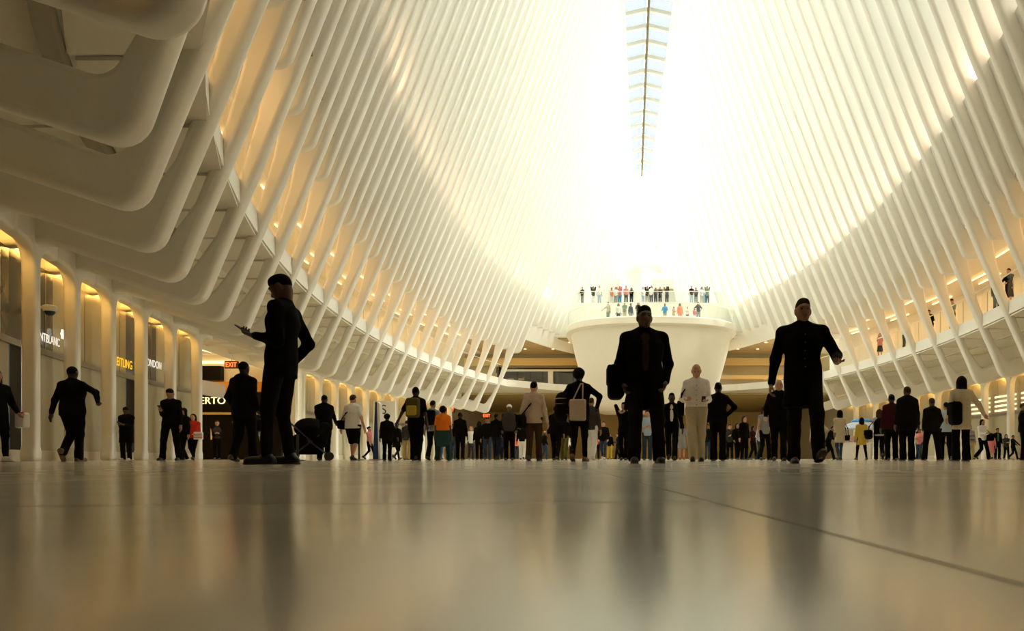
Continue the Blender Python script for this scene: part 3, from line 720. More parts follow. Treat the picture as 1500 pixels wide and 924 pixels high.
def person(loc, h, rz, label, top='black', bot='black', skin='m', hair='short', hc='k', feet='stand', hands='hang', hem=.86, sleeve=1, leg='long', b=1.0, flare=.0, pitch=0, yaw=0, lean=0, shoe='k', hi=0, vox=None, group=None,
           collar=1, hood=0, vest=None, openc=0, under='brown', belt=None, elb=None, name='person', wob=None, shw=0, buttons=0):
    sc_ = h / 1.75; d = math.hypot(loc[0], loc[1]); vx = vox or (.013 if hi else (.019 if d < 19 else (.024 if d < 30 else .030)))
    fe = FEET[feet] if isinstance(feet, str) else feet; ha = HANDS[hands] if isinstance(hands, str) else hands
    ank = [np.array((f[0], f[1], .085 + f[2])) for f in fe]
    hz = min([.945] + [a[2] + math.sqrt(max(.1, .858 ** 2 - (a[0] - sx * .095) ** 2 - a[1] ** 2)) for a, sx in zip(ank, (1, -1))])
    dz = hz - .945; cl, sl = math.cos(lean), math.sin(lean)
    def up(p): x, y, z = p; z0 = z - .95; return np.array((x, -sl * z0 + cl * y, .95 + cl * z0 + sl * y + dz))   # lean forward about the hips
    hips = [np.array((sx * .095, 0, hz)) for sx in (1, -1)]
    knees = []
    for i in range(2): kn, ank[i] = ik(hips[i], ank[i], .44, .42, (0, -1, .1)); knees.append(kn)
    pel, wai, che, uch = up((0, 0, .97)), up((0, .0, 1.12)), up((0, .0, 1.31)), up((0, .01, 1.42))
    sh = [up((sx * (.168 * (.85 + .15 * b) + shw), .01, 1.405)) for sx in (1, -1)]
    elbows, wr = [], []
    for i, sx in enumerate((1, -1)):
        t = np.array(ha[i], float) + np.array((0, 0, dz)) + np.array((0, -sl * .3, 0)); t[0] += sx * .03 * (b - 1)
        pole = (sx * .35, 1, -.1) if elb is None else elb[i]
        if isinstance(hands, str) and hands.startswith('ak') and abs(ha[i][0]) < .2: pole = (sx * 1, .35, -.2)
        el, w_ = ik(sh[i], t, .29, .26, pole); elbows.append(el); wr.append(w_)
    hd = up((0, -.012, 1.632)); nb = up((0, .02, 1.44))
    Mh = np.array((Matrix.Rotation(yaw, 3, 'Z') @ Matrix.Rotation(pitch, 3, 'X')))     # columns = head axes
    def hp(p): return hd + Mh @ np.array(p, float)
    if pitch: hd = hd + np.array((0, -.035 * math.sin(pitch), -.02 * abs(math.sin(pitch))))
    fl_ = (1, .68, 1)
    skin_p = [seg_prim(hp((0, .02, -.05)), nb, .052, .060, k=.04)]
    head_p = [ell_prim(hp((0, .012, .030)), (.076, .097, .092), Mh), ell_prim(hp((0, -.020, -.035)), (.059, .076, .082), Mh, .05), seg_prim(hp((0, -.082, .018)), hp((0, -.105, -.022)), .010, .016, k=.02),
              ell_prim(hp((.078, .012, -.01)), (.013, .022, .034), Mh), ell_prim(hp((-.078, .012, -.01)), (.013, .022, .034), Mh), ell_prim(hp((0, -.078, -.098)), (.026, .022, .020), Mh, .03),
              seg_prim(hp((-.045, -.078, .030)), hp((.045, -.078, .030)), .012, .012, k=.025), seg_prim(hp((-.018, -.089, -.060)), hp((.018, -.089, -.060)), .009, .009, k=.012)]
    head_s = [ell_prim(hp((sx * .031, -.098, .008)), (.019, .014, .011), Mh, .02) for sx in (1, -1)] + [seg_prim(hp((-.022, -.101, -.0605)), hp((.022, -.101, -.0605)), .0035, .0035, k=.006)]
    body = skin_p + [seg_prim(pel, wai, .135 * b, .125 * b, fl_), seg_prim(wai, che, .125 * b, .145 * b, fl_), seg_prim(che, uch, .145 * b, .10, fl_), seg_prim(sh[0], sh[1], .048, .048)]
    hparts = []
    for i, sx in enumerate((1, -1)):
        body += [seg_prim(sh[i], elbows[i], .046, .038), seg_prim(elbows[i], wr[i], .038, .027)]
        body += [seg_prim(hips[i], knees[i], .078 * b, .055), seg_prim(knees[i], ank[i], .052, .036), ell_prim(ank[i] + (0, -.04, -.04), (.035, .09, .03))]
        fd = wr[i] - elbows[i]; fd /= np.linalg.norm(fd); side = np.cross(fd, (0, 0, 1)) if abs(fd[2]) < .8 else np.array((0, -1., 0)); side -= (side @ fd) * fd; side /= np.linalg.norm(side)
        if abs(fd[2]) < .8: side = -sx * side * (1 if fd[1] < 0 else 1)
        nrm = np.cross(fd, side)
        pal = np.array((-sx, 0, 0)) if abs(fd[2]) >= .8 else np.array((0, 0, 1.))
        if nrm @ pal < 0: nrm = -nrm
        Mhand = np.stack([side, nrm, fd], 1); pc = wr[i] + fd * .05
        pr_ = [seg_prim(wr[i] - fd * .03, wr[i] + fd * .015, .027, .026), ell_prim(pc, (.040, .018, .055), Mhand, .02)]
        if hi:
            for q, (o_, l_) in enumerate(((.030, .072), (.010, .082), (-.010, .078), (-.029, .060))):
                a = wr[i] + fd * .088 + side * o_; c1 = .35 + .08 * q
                b1 = a + (fd * math.cos(c1) + nrm * math.sin(c1)) * l_ * .45; b2 = b1 + (fd * math.cos(c1 + .6) + nrm * math.sin(c1 + .6)) * l_ * .32; b3 = b2 + (fd * math.cos(c1 + 1.1) + nrm * math.sin(c1 + 1.1)) * l_ * .26
                pr_ += [seg_prim(a, b1, .0100, .0092, k=.006), seg_prim(b1, b2, .0092, .0085, k=.004), seg_prim(b2, b3, .0085, .0075, k=.004)]
            a = wr[i] + fd * .03 + side * .032; b1 = a + (side * .7 + fd * .65 + nrm * .25) * .042; b2 = b1 + (side * .15 + fd * .85 + nrm * .5) * .032
            pr_ += [seg_prim(a, b1, .0125, .0110, k=.012), seg_prim(b1, b2, .0110, .0090, k=.006)]
            hparts.append(surface(pr_, .0048))
        else:
            pr_ += [seg_prim(wr[i] + fd * .08, wr[i] + fd * .155 + nrm * .03, .026, .018), seg_prim(wr[i] + fd * .03 + side * .03, wr[i] + fd * .075 + side * .055 + nrm * .015, .015, .012)]
            body += pr_
    parts = []
    if hi: parts = [surface(body, vx), surface(head_p + skin_p, .0065, head_s)] + hparts
    else: parts = [surface(body + head_p, vx, head_s if vx < .02 else ())]
    NPERSON[0] += 1
    me = np_mesh('person', parts, SKINS[skin]); pe = link(name, me)
    pe.location = loc; pe.rotation_euler = (0, 0, rz); pe.scale = (sc_,) * 3
    tag(pe, label, 'person', group)
    wb = wob if wob is not None else (.0035 if d < 20 else 0)
    # --- trousers / skirt
    trob = pe
    if leg != 'none':
        tp = [seg_prim(pel - (0, 0, .02), wai - (0, 0, .02), .152 * b, .138 * b, (1, .72, 1))]
        for i in range(2):
            if leg == 'skirt': continue
            kn, an = knees[i], ank[i]
            if leg == 'shorts': tp += [seg_prim(hips[i], kn - (kn - hips[i]) * .02, .100 * b, .086)]
            else:
                tw = {'long': .070, 'slim': .056, 'wide': .085}[leg]
                tp += [seg_prim(hips[i], kn, .096 * b, .074 if leg != 'slim' else .066), seg_prim(kn, an - (0, 0, .03), .072 if leg != 'slim' else .06, tw if leg != 'slim' else .046)]
        if leg == 'skirt': tp += [seg_prim(pel, (0, 0, .50 + dz), .15 * b, .21 * b, (1, .8, 1))]
        cuts = [((0, 0, -1), -(wai[2] + .0))] + ([((0, 0, 1), .46 + dz)] if leg == 'skirt' else [((0, 0, 1), .022)])
        trob = link('skirt' if leg == 'skirt' else ('shorts' if leg == 'shorts' else 'trousers'), np_mesh('trousers', [surface(tp, vx, (), cuts, wb)], cloth(bot)), None, pe)
    # --- upper garment
    th = .022 if hem > .75 else .032
    gp_ = [seg_prim(pel, wai, .150 * b + th * .6, .130 * b + th, (1, .74, 1)), seg_prim(wai, che, .130 * b + th, .150 * b + th, (1, .72, 1)), seg_prim(che, uch, .150 * b + th, .105 + th * .5, (1, .72, 1), .05), seg_prim(sh[0], sh[1], .056 + th * .3, .056 + th * .3, k=.05), seg_prim(nb - (0, 0, .01), sh[0] * (.8, 1, 1) + (0, 0, .012), .05, .05, k=.05), seg_prim(nb - (0, 0, .01), sh[1] * (.8, 1, 1) + (0, 0, .012), .05, .05, k=.05)]
    for i in range(2):
        ua = .052 + th * .45
        if sleeve == 1: gp_ += [seg_prim(sh[i], elbows[i], ua, .047 + th * .3), seg_prim(elbows[i], wr[i] - (wr[i] - elbows[i]) * .04, .046 + th * .3, .036 + th * .2)]
        elif sleeve == .5: gp_ += [seg_prim(sh[i], sh[i] + (elbows[i] - sh[i]) * .72, ua, .055 + th * .3)]
    gp_ += [seg_prim(pel, (0, (fe[0][1] + fe[1][1]) * .15 * (hem < .8), hem + dz - .06), .150 * b + th * .6, (.160 + flare) * b + th * .3, (1, .76, 1), .05)]
    if collar: gp_ += [seg_prim(nb - (0, 0, .02), nb + (hd - nb) * .32 + (0, .008, 0), .075, .062, k=.02)]
    if hood: gp_ += [ell_prim(nb + (0, .07, .02), (.12, .075, .075), None, .04)]
    cuts = [((0, 0, 1), hem + dz)]
    subs = []
    if openc:
        for z in np.arange(hem + dz - .05, 1.32 + dz, .06): subs.append(box_prim((0, -.2 - sl * (z - .95), z), (.028 + .030 * max(0, z - 1.0), .15, .05), .01))
        subs.append(ell_prim(up((0, -.12, 1.42)), (.05, .08, .08)))
        us = [seg_prim(pel, wai, .150 * b, .135 * b, (1, .72, 1)), seg_prim(wai, che, .135 * b, .155 * b, (1, .70, 1)), seg_prim(che, uch, .155 * b, .10, (1, .70, 1)), seg_prim(nb - (0, 0, .02), nb + (hd - nb) * .22, .066, .058)]
        link('shirt', np_mesh('shirt', [surface(us, vx, (), [((0, 0, 1), .9 + dz)], wb)], cloth(under)), None, pe)
        laps = []
        for sx in (1, -1):
            lp = [seg_prim(up((sx * .05, -.062, 1.46)), up((sx * .075, -.125, 1.30)), .020, .026, (1, .5, 1)), seg_prim(up((sx * .05, -.062, 1.46)), up((sx * .045, .06, 1.50)), .022, .022)]
            laps.append(link('lapel', np_mesh('lapel', [surface(lp, .008)], cloth(top))))
    nm = 'coat' if hem < .75 else ('jacket' if sleeve == 1 else ('t_shirt' if sleeve else 'vest'))
    gV, gQ = surface(gp_, vx, subs, cuts, wb)
    tobj = link(nm, np_mesh('top', [(gV, gQ)], cloth(top)), None, pe)
    if openc:
        for lo_ in laps: lo_.parent = tobj
    for q in range(buttons):
        zb_ = 1.36 + dz - q * .085; near = gV[(np.abs(gV[:, 2] - zb_) < .02) & (np.abs(gV[:, 0]) < .03)]
        if len(near): link('button', np_mesh('button', [surface([ell_prim((0, near[:, 1].min() - .002, zb_), (.009, .005, .009))], .004)], M_BLACKMETAL), None, tobj)
    if vest:
        vp = [seg_prim(pel, wai, .150 * b + .035, .130 * b + .04, (1, .76, 1)), seg_prim(wai, che, .130 * b + .04, .150 * b + .045, (1, .74, 1)), seg_prim(che, uch, .150 * b + .045, .10 + .02, (1, .74, 1))]
        link('waistcoat', np_mesh('waistcoat', [surface(vp, vx, (), [((0, 0, 1), hem + .03 + dz)])], cloth(vest)), None, pe)
    if belt:
        a = pel + (0, 0, .06); link('belt', np_mesh('belt', [surface([seg_prim(a - (0, 0, .01), a + (0, 0, .01), .160 * b + .008, .160 * b + .008, (1, .74, 1))], vx, (), [((0, 0, 1), a[2] - .02), ((0, 0, -1), -(a[2] + .02))])], cloth(belt)), None, trob)
    # --- shoes
    for i in range(2):
        pt = fe[i][3]; f = np.array((0.06 * (1 if i == 0 else -1), -math.cos(pt), math.sin(pt))); f /= np.linalg.norm(f); u = np.cross(np.array((1., 0, 0)), f); u = u if u[2] > 0 else -u
        a = ank[i]; hb_ = a - u * .045 - f * .045
        sp_ = [seg_prim(hb_, a - u * .050 + f * .150, .040, .036, k=.03), seg_prim(a, a - u * .02, .046, .046), seg_prim(hb_ - u * .02, a - u * .062 + f * .165, .036, .034)]
        V_, Q_ = surface(sp_, min(vx, .016), (), [(tuple(u), float(u @ (a - u * .085)))])
        shob = link('shoe', np_mesh('shoe', [(V_, Q_)], M_SHOE[shoe]), None, pe)
        if hi or d < 16:
            ul = a - u * .079
            link('sole', np_mesh('sole', [surface([seg_prim(ul - f * .05, ul + f * .165, .046, .042)], .012, (), [(tuple(u), float(u @ (a - u * .0855))), (tuple(-u), float(-u @ (a - u * .066)))])], mat('sole_rubber', (.03, .026, .02), .7, noise=.1)), None, shob)
    # --- hair
    hv = .008 if hi else min(vx, .020)
    nrmc = Mh @ np.array((0, .68, .733)); hk = float(nrmc @ hd); upz = Mh @ np.array((0, -.25, .968)); fs_ = [ell_prim(hp((0, -.118, -.022)), (.072, .098, .092), Mh, .01)]; fsub = ()
    if hair in ('short', 'cap'):
        q = [ell_prim(hp((0, .014, .034)), (.0795, .1005, .0965), Mh), ell_prim(hp((0, -.025, .092)), (.052, .048, .034), Mh, .04)]; cut = [(tuple(upz), float(upz @ hd) - .055)]; fsub = fs_
        if hair == 'cap': q = [ell_prim(hp((0, .012, .045)), (.092, .112, .095), Mh), ell_prim(hp((0, -.10, .055)), (.07, .07, .015), Mh)]; cut = [(tuple(Mh @ np.array((0, .0, 1))), float((Mh @ np.array((0, 0, 1.))) @ hd) + .03)]
        link('cap' if hair == 'cap' else 'hair', np_mesh('hair', [surface(q, hv, fsub, cut, .0015 if hi else 0)], HAIRS[hc]), None, pe)
    elif hair == 'buzz':
        link('hair', np_mesh('hair', [surface([ell_prim(hp((0, .014, .032)), (.0785, .0995, .0945), Mh)], hv, fs_, [(tuple(upz), float(upz @ hd) - .045)])], HAIRS[hc]), None, pe)
    elif hair == 'afro':
        link('hair', np_mesh('hair', [surface([ell_prim(hp((0, .03, .045)), (.115, .125, .115), Mh)], hv, (), [(tuple(nrmc), hk - .01)], .006)], HAIRS[hc]), None, pe)
    elif hair in ('long', 'bob', 'tail'):
        q = [ell_prim(hp((0, .016, .034)), (.088, .110, .102), Mh)]; cut = [(tuple(nrmc), hk - (.02 if hair != 'tail' else 0))]
        L_ = {'long': .36, 'bob': .17, 'tail': .0}[hair]
        if L_:
            q += [seg_prim(hp((0, .045, .0)), hp((0, .075, 0)) - (0, 0, L_), .085, .075, (1.15, .6, 1), .04), seg_prim(hp((.07, .02, .0)), hp((.085, .03, 0)) - (0, 0, L_ * .75), .03, .03), seg_prim(hp((-.07, .02, .0)), hp((-.085, .03, 0)) - (0, 0, L_ * .75), .03, .03)]
            cut = []; q[0] = ell_prim(hp((0, .022, .036)), (.088, .102, .102), Mh)
        else: q += [ell_prim(hp((0, .12, .05)), (.04, .04, .045), Mh)]
        link('hair', np_mesh('hair', [surface(q, hv, [ell_prim(hp((0, -.11, -.03)), (.062, .075, .10), Mh)] if L_ else (), cut)], HAIRS[hc]), None, pe)
    if hi:
        for sx in (1, -1):
            link('eye', np_mesh('eye', [surface([ell_prim(hp((sx * .031, -.079, .008)), (.0115, .0115, .0085), Mh)], .004)], M_EYE), None, pe)
            link('eyebrow', np_mesh('eyebrow', [surface([seg_prim(hp((sx * .016, -.092, .028)), hp((sx * .046, -.080, .030)), .0050, .0042)], .003)], HAIRS[hc]), None, pe)
    J_ = dict(wr=wr, sh=sh, el=elbows, hips=hips, che=che, pel=pel, hd=hd, sc=sc_, M=Matrix.Translation(loc) @ Matrix.Rotation(rz, 4, 'Z') @ Matrix.Scale(sc_, 4))
    return pe, J_
def held(name, J_, m, parts_prims, label, cat, vox=.012, group=None, sub=()):
    """a carried thing: first prim list is the body, the rest (name, prims, material) its parts"""
    me = np_mesh(name, [surface(parts_prims, vox)], m); o = link(name, me); o.matrix_world = J_['M']; tag(o, label, cat, group)
    for nm, prims, mm in sub: link(nm, np_mesh(nm, [surface(prims, vox)], mm), None, o)
    return o
def phone(J_, i, label):
    p = J_['wr'][i]; f = p - J_['el'][i]; f /= np.linalg.norm(f); c = p + f * .12 + np.array((0, -.02, .035))
    M_ = np.array(Matrix.Rotation(R(-35), 3, 'X'))
    return held('phone', J_, M_BLACKMETAL, [box_prim(c, (.036, .075, .006), .004, M_)], label, 'phone', .006, None,
                [('screen', [box_prim(c + M_ @ np.array((0, 0, .006)), (.032, .068, .002), .0015, M_)], mat('phone_screen', (.02, .02, .025), .1, noise=.1))])
def backpack(J_, m, label, b=1.0, m2=None):
    c = J_['che'] + np.array((0, .20, -.06)); o = held('backpack', J_, cloth(m), [box_prim(c, (.15 * b, .085, .22 * b), .06)], label, 'backpack', .016, None,
        [('front_pocket', [box_prim(c + (0, .08, -.07), (.11 * b, .035, .11 * b), .03)], cloth(m2 or m)), ('zip_line', [box_prim(c + (0, .088, .055), (.12 * b, .008, .006), .004)], cloth('black'))])
    for i, sx in enumerate((1, -1)):
        a = J_['sh'][i] * (.62, 1, 1) + np.array((0, 0, .055))
        link('strap', np_mesh('strap', [surface([seg_prim(c + (sx * .09, -.06, .18), a, .016, .016), seg_prim(a, J_['che'] + (sx * .10, -.155, -.02), .016, .016)], .012)], cloth('black')), None, o)
    return o
def shoulder_bag(J_, m, label, side=1, size=(.06, .15, .12), z=.88, strap='black', cross=1, y=.02, name='shoulder_bag', off=.27):
    c = np.array((side * off, y, z)); o = held(name, J_, cloth(m), [box_prim(c, size, min(size) * .7)], label, 'bag', .014, None,
        [('flap', [box_prim(c + (side * size[0] * .5, 0, size[2] * .4), (size[0] * .62, size[1] * .96, size[2] * .55), .02)], cloth(m))])
    top = J_['sh'][1 if (side > 0) == bool(cross) else 0] * (.6, 1, 1) + np.array((0, 0, .05)); s2 = np.sign(top[0])
    segs = []
    for yy, bk in ((-.16, -1), (.16, 1)):
        mid = np.array(((top[0] + c[0]) * .5, yy * 1.08, (top[2] + c[2]) * .5 + .05)) if cross else np.array((c[0] * .95, yy * .55, (top[2] + c[2]) * .5))
        segs += [seg_prim(top, mid, .014, .014), seg_prim(mid, c + (0, yy * .5, size[2] * .8), .014, .014)]
    link('strap', np_mesh('strap', [surface(segs, .012)], cloth(strap)), None, o)
    return o
def handbag(J_, i, m, label, size=(.05, .16, .14), name='handbag'):
    w_ = J_['wr'][i]; c = w_ + np.array((0, -.01, -.13 - size[2] - .06))
    return held(name, J_, cloth(m), [box_prim(c, size, min(size) * .6)], label, 'bag', .014, None, [('handle', [seg_prim(c + (0, -.07, size[2] * .9), w_ + (0, -.01, -.09), .011, .011), seg_prim(c + (0, .07, size[2] * .9), w_ + (0, .01, -.09), .011, .011)], cloth('black'))])
TO, AWAY = 0.0, math.pi      # facing the camera / walking away
def at(x, d, z=0): return (px(x, d), d, z)

# ------------------------------------------------------------------ the three men in front
p, j = person(at(412, 6.58), 1.84, R(-90), 'man in dark shirt seen in profile looking down at his phone', 'black', 'black2', 'd', 'short', 'k', ((.07, -.10, 0, 0), (-.07, .05, 0, 0)), ((.10, -.20, 1.17), (-.19, -.02, .94)), hem=.80, b=.98, leg='slim', pitch=.55, lean=-.045, hi=1, flare=.01, elb=((.35, 1, -.25), (-.3, 1, -.1)))
phone(j, 0, 'black phone held out by the man in profile')
p, j = person(at(944, 7.9), 1.84, R(4), 'man in open dark coat walking towards camera at the centre', 'black', 'black2', 'd', 'short', 'k', ((.17, .06, 0, 0), (-.13, -.22, 0, .0)), ((.22, -.06, .92), (-.23, -.05, .90)), hem=.62, b=1.16, flare=.03, yaw=.12, hi=1, openc=1, under='brown', shoe='k', shw=.03, elb=((.5, .9, 0), (-.5, .9, 0)))
shoulder_bag(j, 'black', 'large black shoulder bag on the hip of the central man', -1, (.09, .17, .19), .90, cross=0, off=.31, y=.10)
p, j = person(at(1176, 7.75), 1.86, R(-5), 'man in buttoned dark knee-length coat striding towards camera on the right', 'black', 'black2', 'm', 'short', 'b', ((.13, -.20, .03, .35), (-.08, .08, 0, -.1)), ((.31, -.20, 1.07), (-.34, .02, .80)), hem=.60, b=1.10, flare=.035, yaw=.05, hi=1, shoe='k', shw=.04, elb=((.5, .8, -.3), (-.8, .6, 0)), buttons=5)
# ------------------------------------------------------------------ left arcade
p, j = person(at(-6, 11.7), 1.58, R(70), 'woman in black with striped hem walking at the left edge', 'black', 'black', 'm', 'long', 'k', 'step', ((.27, -.18, .95), (-.25, .0, .85)), hem=.60, flare=.06, leg='slim', shoe='w')
held('carrier_bag', j, cloth('white'), [box_prim((.34, -.16, .80), (.06, .15, .15), .04)], 'pale carrier bag with red top carried at the left edge', 'bag', .014, None, [('red_trim', [box_prim((.34, -.16, .93), (.055, .12, .03), .02)], cloth('red')), ('handle', [seg_prim((.32, -.22, .93), (.29, -.2, .97), .012, .012), seg_prim((.34, -.10, .93), (.29, -.16, .97), .012, .012)], cloth('white'))])
person(at(106, 12.5), 1.74, R(188), 'heavyset man in black walking away past the nearest shop', 'black', 'black', 's', 'buzz', 'k', ((.07, .15, .11, -1.0), (-.08, -.05, 0, 0)), ((.37, -.02, .84), (-.34, -.14, 1.12)), hem=.84, b=1.25, shoe='b', elb=((.6, 1, 0), (-1, .5, -.2)))
p, j = person(at(185, 18.9), 1.48, R(10), 'short person in black coat and white shoes standing between arcade columns', 'black', 'black2', 'd', 'short', 'k', 'stand', 'both', hem=.58, pitch=.45, b=1.15, flare=.02, shoe='w')
phone(j, 1, 'phone held by the short person in white shoes')
p, j = person(at(250, 16.4), 1.74, R(8), 'man in dark jacket standing legs apart reading his phone near the arcade', 'black', 'black', 'm', 'short', 'k', 'apart', 'phone', pitch=.5, b=1.05)
phone(j, 1, 'phone held by the man standing legs apart')
person(at(269, 20.6), 1.58, R(-20), 'person in black half hidden beside the woman in red', 'black', 'black', 'm', 'bob', 'k', 'step', 'hang')
p, j = person(at(283, 22.0), 1.52, R(15), 'dark-haired woman in red top carrying a pink bag', 'red', 'black', 'l', 'bob', 'k', 'walk', ((.10, -.18, 1.02), (-.28, .02, .82)), b=1.12, leg='slim', sleeve=1)
held('shopping_bag', j, cloth('white'), [box_prim((.22, -.16, .90), (.15, .06, .14), .03)], 'pink and white bag under the arm of the woman in red', 'bag', .014, None, [('pink_stripe', [box_prim((.22, -.165, z), (.145, .062, .022), .015)], cloth('pink')) for z in (.84, .93)])
person(at(318, 27.6), 1.60, R(30), 'person in black with pale scarf inside the passage', 'black', 'black', 'l', 'short', 'b', 'step', 'both', hem=.7, vest='dgrey')
person(at(345, 26.5), 1.60, R(-60), 'person in black standing in the passage behind the big jacket', 'black', 'black', 'm', 'short', 'k', 'stand', 'hang')
person(at(357, 12.1), 1.78, R(176), 'man in bulky black jacket seen from behind beside the phone user', 'black', 'black', 's', 'buzz', 'k', 'stepr', 'pocket', hem=.78, b=1.22, hood=1)
p, j = person(at(386, 22.5), 1.60, R(165), 'person in light blue shirt and khaki trousers half hidden by the phone user', 'lblue', 'khaki', 'm', 'short', 'k', 'step', 'akl', sleeve=.5)
backpack(j, 'black', 'black backpack on the person in light blue')
# ------------------------------------------------------------------ around the pushchair
person(at(474, 18.2), 1.76, R(190), 'large man in black bending over the pushchair', 'black', 'black', 's', 'buzz', 'k', 'stand', 'push', b=1.35, hem=.8, lean=.12, pitch=.2)
p, j = person(at(517, 17.6), 1.70, R(170), 'stout man in white t-shirt and black shorts walking away', 'white', 'black', 'l', 'short', 'b', 'step', ((.33, .0, .86), (-.36, .04, .82)), b=1.28, sleeve=.5, leg='shorts', shoe='k')
shoulder_bag(j, 'black', 'black messenger bag of the man in white t-shirt', 1, (.07, .15, .12), .95, off=.30)
person(at(541, 26.5), 1.32, R(80), 'girl in pink top walking beside the blue sign panel', 'pink', 'black', 'l', 'tail', 'k', 'walk', 'swing', sleeve=.5, b=.9, leg='slim')
person(at(567, 15.6), 1.06, R(184), 'small child with curly hair holding the hand of the man with green backpack', 'black2', 'black', 'd', 'afro', 'k', 'stand', 'lead', hem=.72, b=1.15)
person(at(581, 24.0), 1.34, R(160), 'child in dark dress walking ahead of the curly-haired child', 'black2', 'black2', 'd', 'cap', 'k', 'walk', 'hang', hem=.62, flare=.06, leg='slim')
p, j = person(at(609, 16.2), 1.76, R(178), 'tall man in black t-shirt with a green backpack', 'black', 'black', 's', 'buzz', 'k', 'step', ((.46, .0, .88), (-.28, .0, .82)), sleeve=.5, leg='wide', b=1.1, hem=.72)
backpack(j, 'olive', 'olive green backpack with lighter pocket worn by the tall man', 1.05, 'yellow')
person(at(596, 27.0), 1.55, R(170), 'person in grey and khaki between the child and the tall man', 'dgrey', 'khaki', 'l', 'short', 'b', 'stand', 'hang', leg='wide')
p, j = person(at(634, 19.6), 1.72, R(172), 'person in grey hoodie walking away behind the orange shirt', 'grey', 'black', 'm', 'short', 'k', 'stepr', 'hang', hood=1)
backpack(j, 'black', 'black backpack on the grey hoodie')
p, j = person(at(649, 15.9), 1.26, R(182), 'child in bright orange t-shirt with curly black hair', 'orange', 'teal', 'd', 'afro', 'k', 'apart', 'hang', sleeve=.5, leg='wide', b=1.35, hem=.98)
held('jacket_round_waist', j, cloth('teal'), [seg_prim((0, .0, .95), (0, .02, .72), .235, .27, (1, .7, 1))], 'teal jacket tied round the waist of the orange shirt child', 'jacket', .02)
person(at(674, 24.2), 1.68, R(175), 'slim man in black seen from behind right of the orange shirt', 'black', 'black', 's', 'buzz', 'k', 'stand', 'hang', b=1.12)
person(at(664, 31.0), 1.62, R(10), 'person in jeans far behind the orange shirt child', 'teal', 'jeans', 'm', 'short', 'k', 'step', 'hang')
person(at(690, 33.0), 1.60, R(20), 'fair-haired person with white bag far back in the crowd', 'white', 'dgrey', 'l', 'bob', 'y', 'step', 'hang')
person(at(702, 29.0), 1.62, R(185), 'short person in black left of the man facing us', 'black', 'black', 'm', 'bob', 'k', 'stand', 'hang', b=1.1)
person(at(714, 27.0), 1.68, R(12), 'dark-bearded man in black facing the camera in the crowd', 'black', 'jeans', 'm', 'short', 'k', 'step', 'hang', b=1.05)
person(at(727, 25.2), 1.72, R(170), 'man in black jacket directly left of the white cap', 'black', 'navy', 's', 'short', 'k', 'step', 'hang')
person(at(746, 21.0), 1.70, R(5), 'man in black jacket wearing a white cap', 'black', 'black', 'd', 'cap', 'w', 'stand', 'pocket', b=1.25, openc=0, vest='dgrey')
person(at(765, 30.5), 1.66, R(180), 'person in white trousers behind the man in tan shirt', 'black', 'white', 'm', 'short', 'k', 'step', 'hang')
p, j = person(at(782, 15.0), 1.75, R(177), 'man in tan shirt seen from behind with crossed bag strap', 'tan', 'brown', 'l', 'short', 'k', 'stepr', ((.31, .02, .80), (-.30, -.02, .82)), b=1.12, hem=.84)
shoulder_bag(j, 'black', 'black messenger bag of the man in tan shirt', 1, (.10, .17, .15), .86, off=.25, y=.08)
person(at(814, 21.5), 1.70, R(170), 'person in black walking between tan shirt and tote bag', 'black', 'black', 'm', 'short', 'k', 'step', 'hang', b=1.15)
person(at(826, 24.6), 1.62, R(176), 'person in olive trousers behind the tote bag carrier', 'black', 'olive', 'm', 'bob', 'k', 'step', 'hang')
p, j = person(at(848, 12.4), 1.68, R(172), 'woman with rounded black hair and striped jacket carrying a tote', 'black', 'black', 's', 'afro', 'k', 'stepr', ((.26, -.1, 1.0), (-.32, -.12, 1.04)), hem=.76, b=1.2, leg='slim', shoe='b', elb=((.7, .8, 0), (-1, .4, -.2)))
held('tote_bag', j, cloth('tan'), [box_prim((-.03, .25, .96), (.155, .045, .20), .03)], 'pale tote bag with dark print on the back of the striped jacket woman', 'bag', .013, None,
     [('dark_print', [box_prim((-.03, .296, .98), (.06, .004, .016), .004)], cloth('black')), ('handle', [seg_prim((-.12, .24, 1.15), (-.10, .12, 1.46), .014, .014), seg_prim((.06, .24, 1.15), (-.06, .12, 1.46), .014, .014)], cloth('tan'))])
held('rolled_blanket', j, cloth('black2'), [seg_prim((.32, .12, .86), (.30, .10, 1.18), .13, .13, (1, .8, 1))], 'dark rolled garment with pale stripes under the arm of the tote carrier', 'garment', .016, None, [('pale_stripe', [ell_prim((.31, .11, z), (.139, .112, .014))], cloth('tan')) for z in (.88, .98, 1.08, 1.18)])
person(at(866, 18.5), 1.70, R(168), 'person in white trousers half hidden by the tote carrier', 'dgrey', 'white', 'm', 'short', 'b', 'step', 'hang', shoe='w')
person(at(884, 29.2), 1.68, R(-6), 'woman in black top and blue jeans walking towards camera', 'black', 'jeans', 'l', 'tail', 'b', 'walk', 'pocket', leg='slim', shoe='w')
person(at(874, 34.5), 1.52, R(10), 'small person in red top beside the woman in blue jeans', 'red', 'black', 'l', 'short', 'b', 'step', 'hang')
person(at(893, 36.0), 1.40, R(-15), 'small person in dark jacket and yellow trousers left of central man', 'black', 'yellow', 'l', 'short', 'k', 'stand', 'hang')
person(at(914, 19.5), 1.66, R(-12), 'pale-faced person in black holding a phone behind the shoulder bag', 'black', 'black', 'm', 'short', 'k', 'step', 'photo')
person(at(948, 22.0), 1.60, R(6), 'man in light blue shirt seen between the legs of the central man', 'lblue', 'jeans', 'l', 'short', 'b', 'stand', 'both', sleeve=.5)
person(at(984, 17.0), 1.72, R(-6), 'man in dark suit and pale shirt behind the white-shirted man', 'black', 'black', 's', 'short', 'k', 'walk', 'swing', openc=1, under='white', hem=.78)
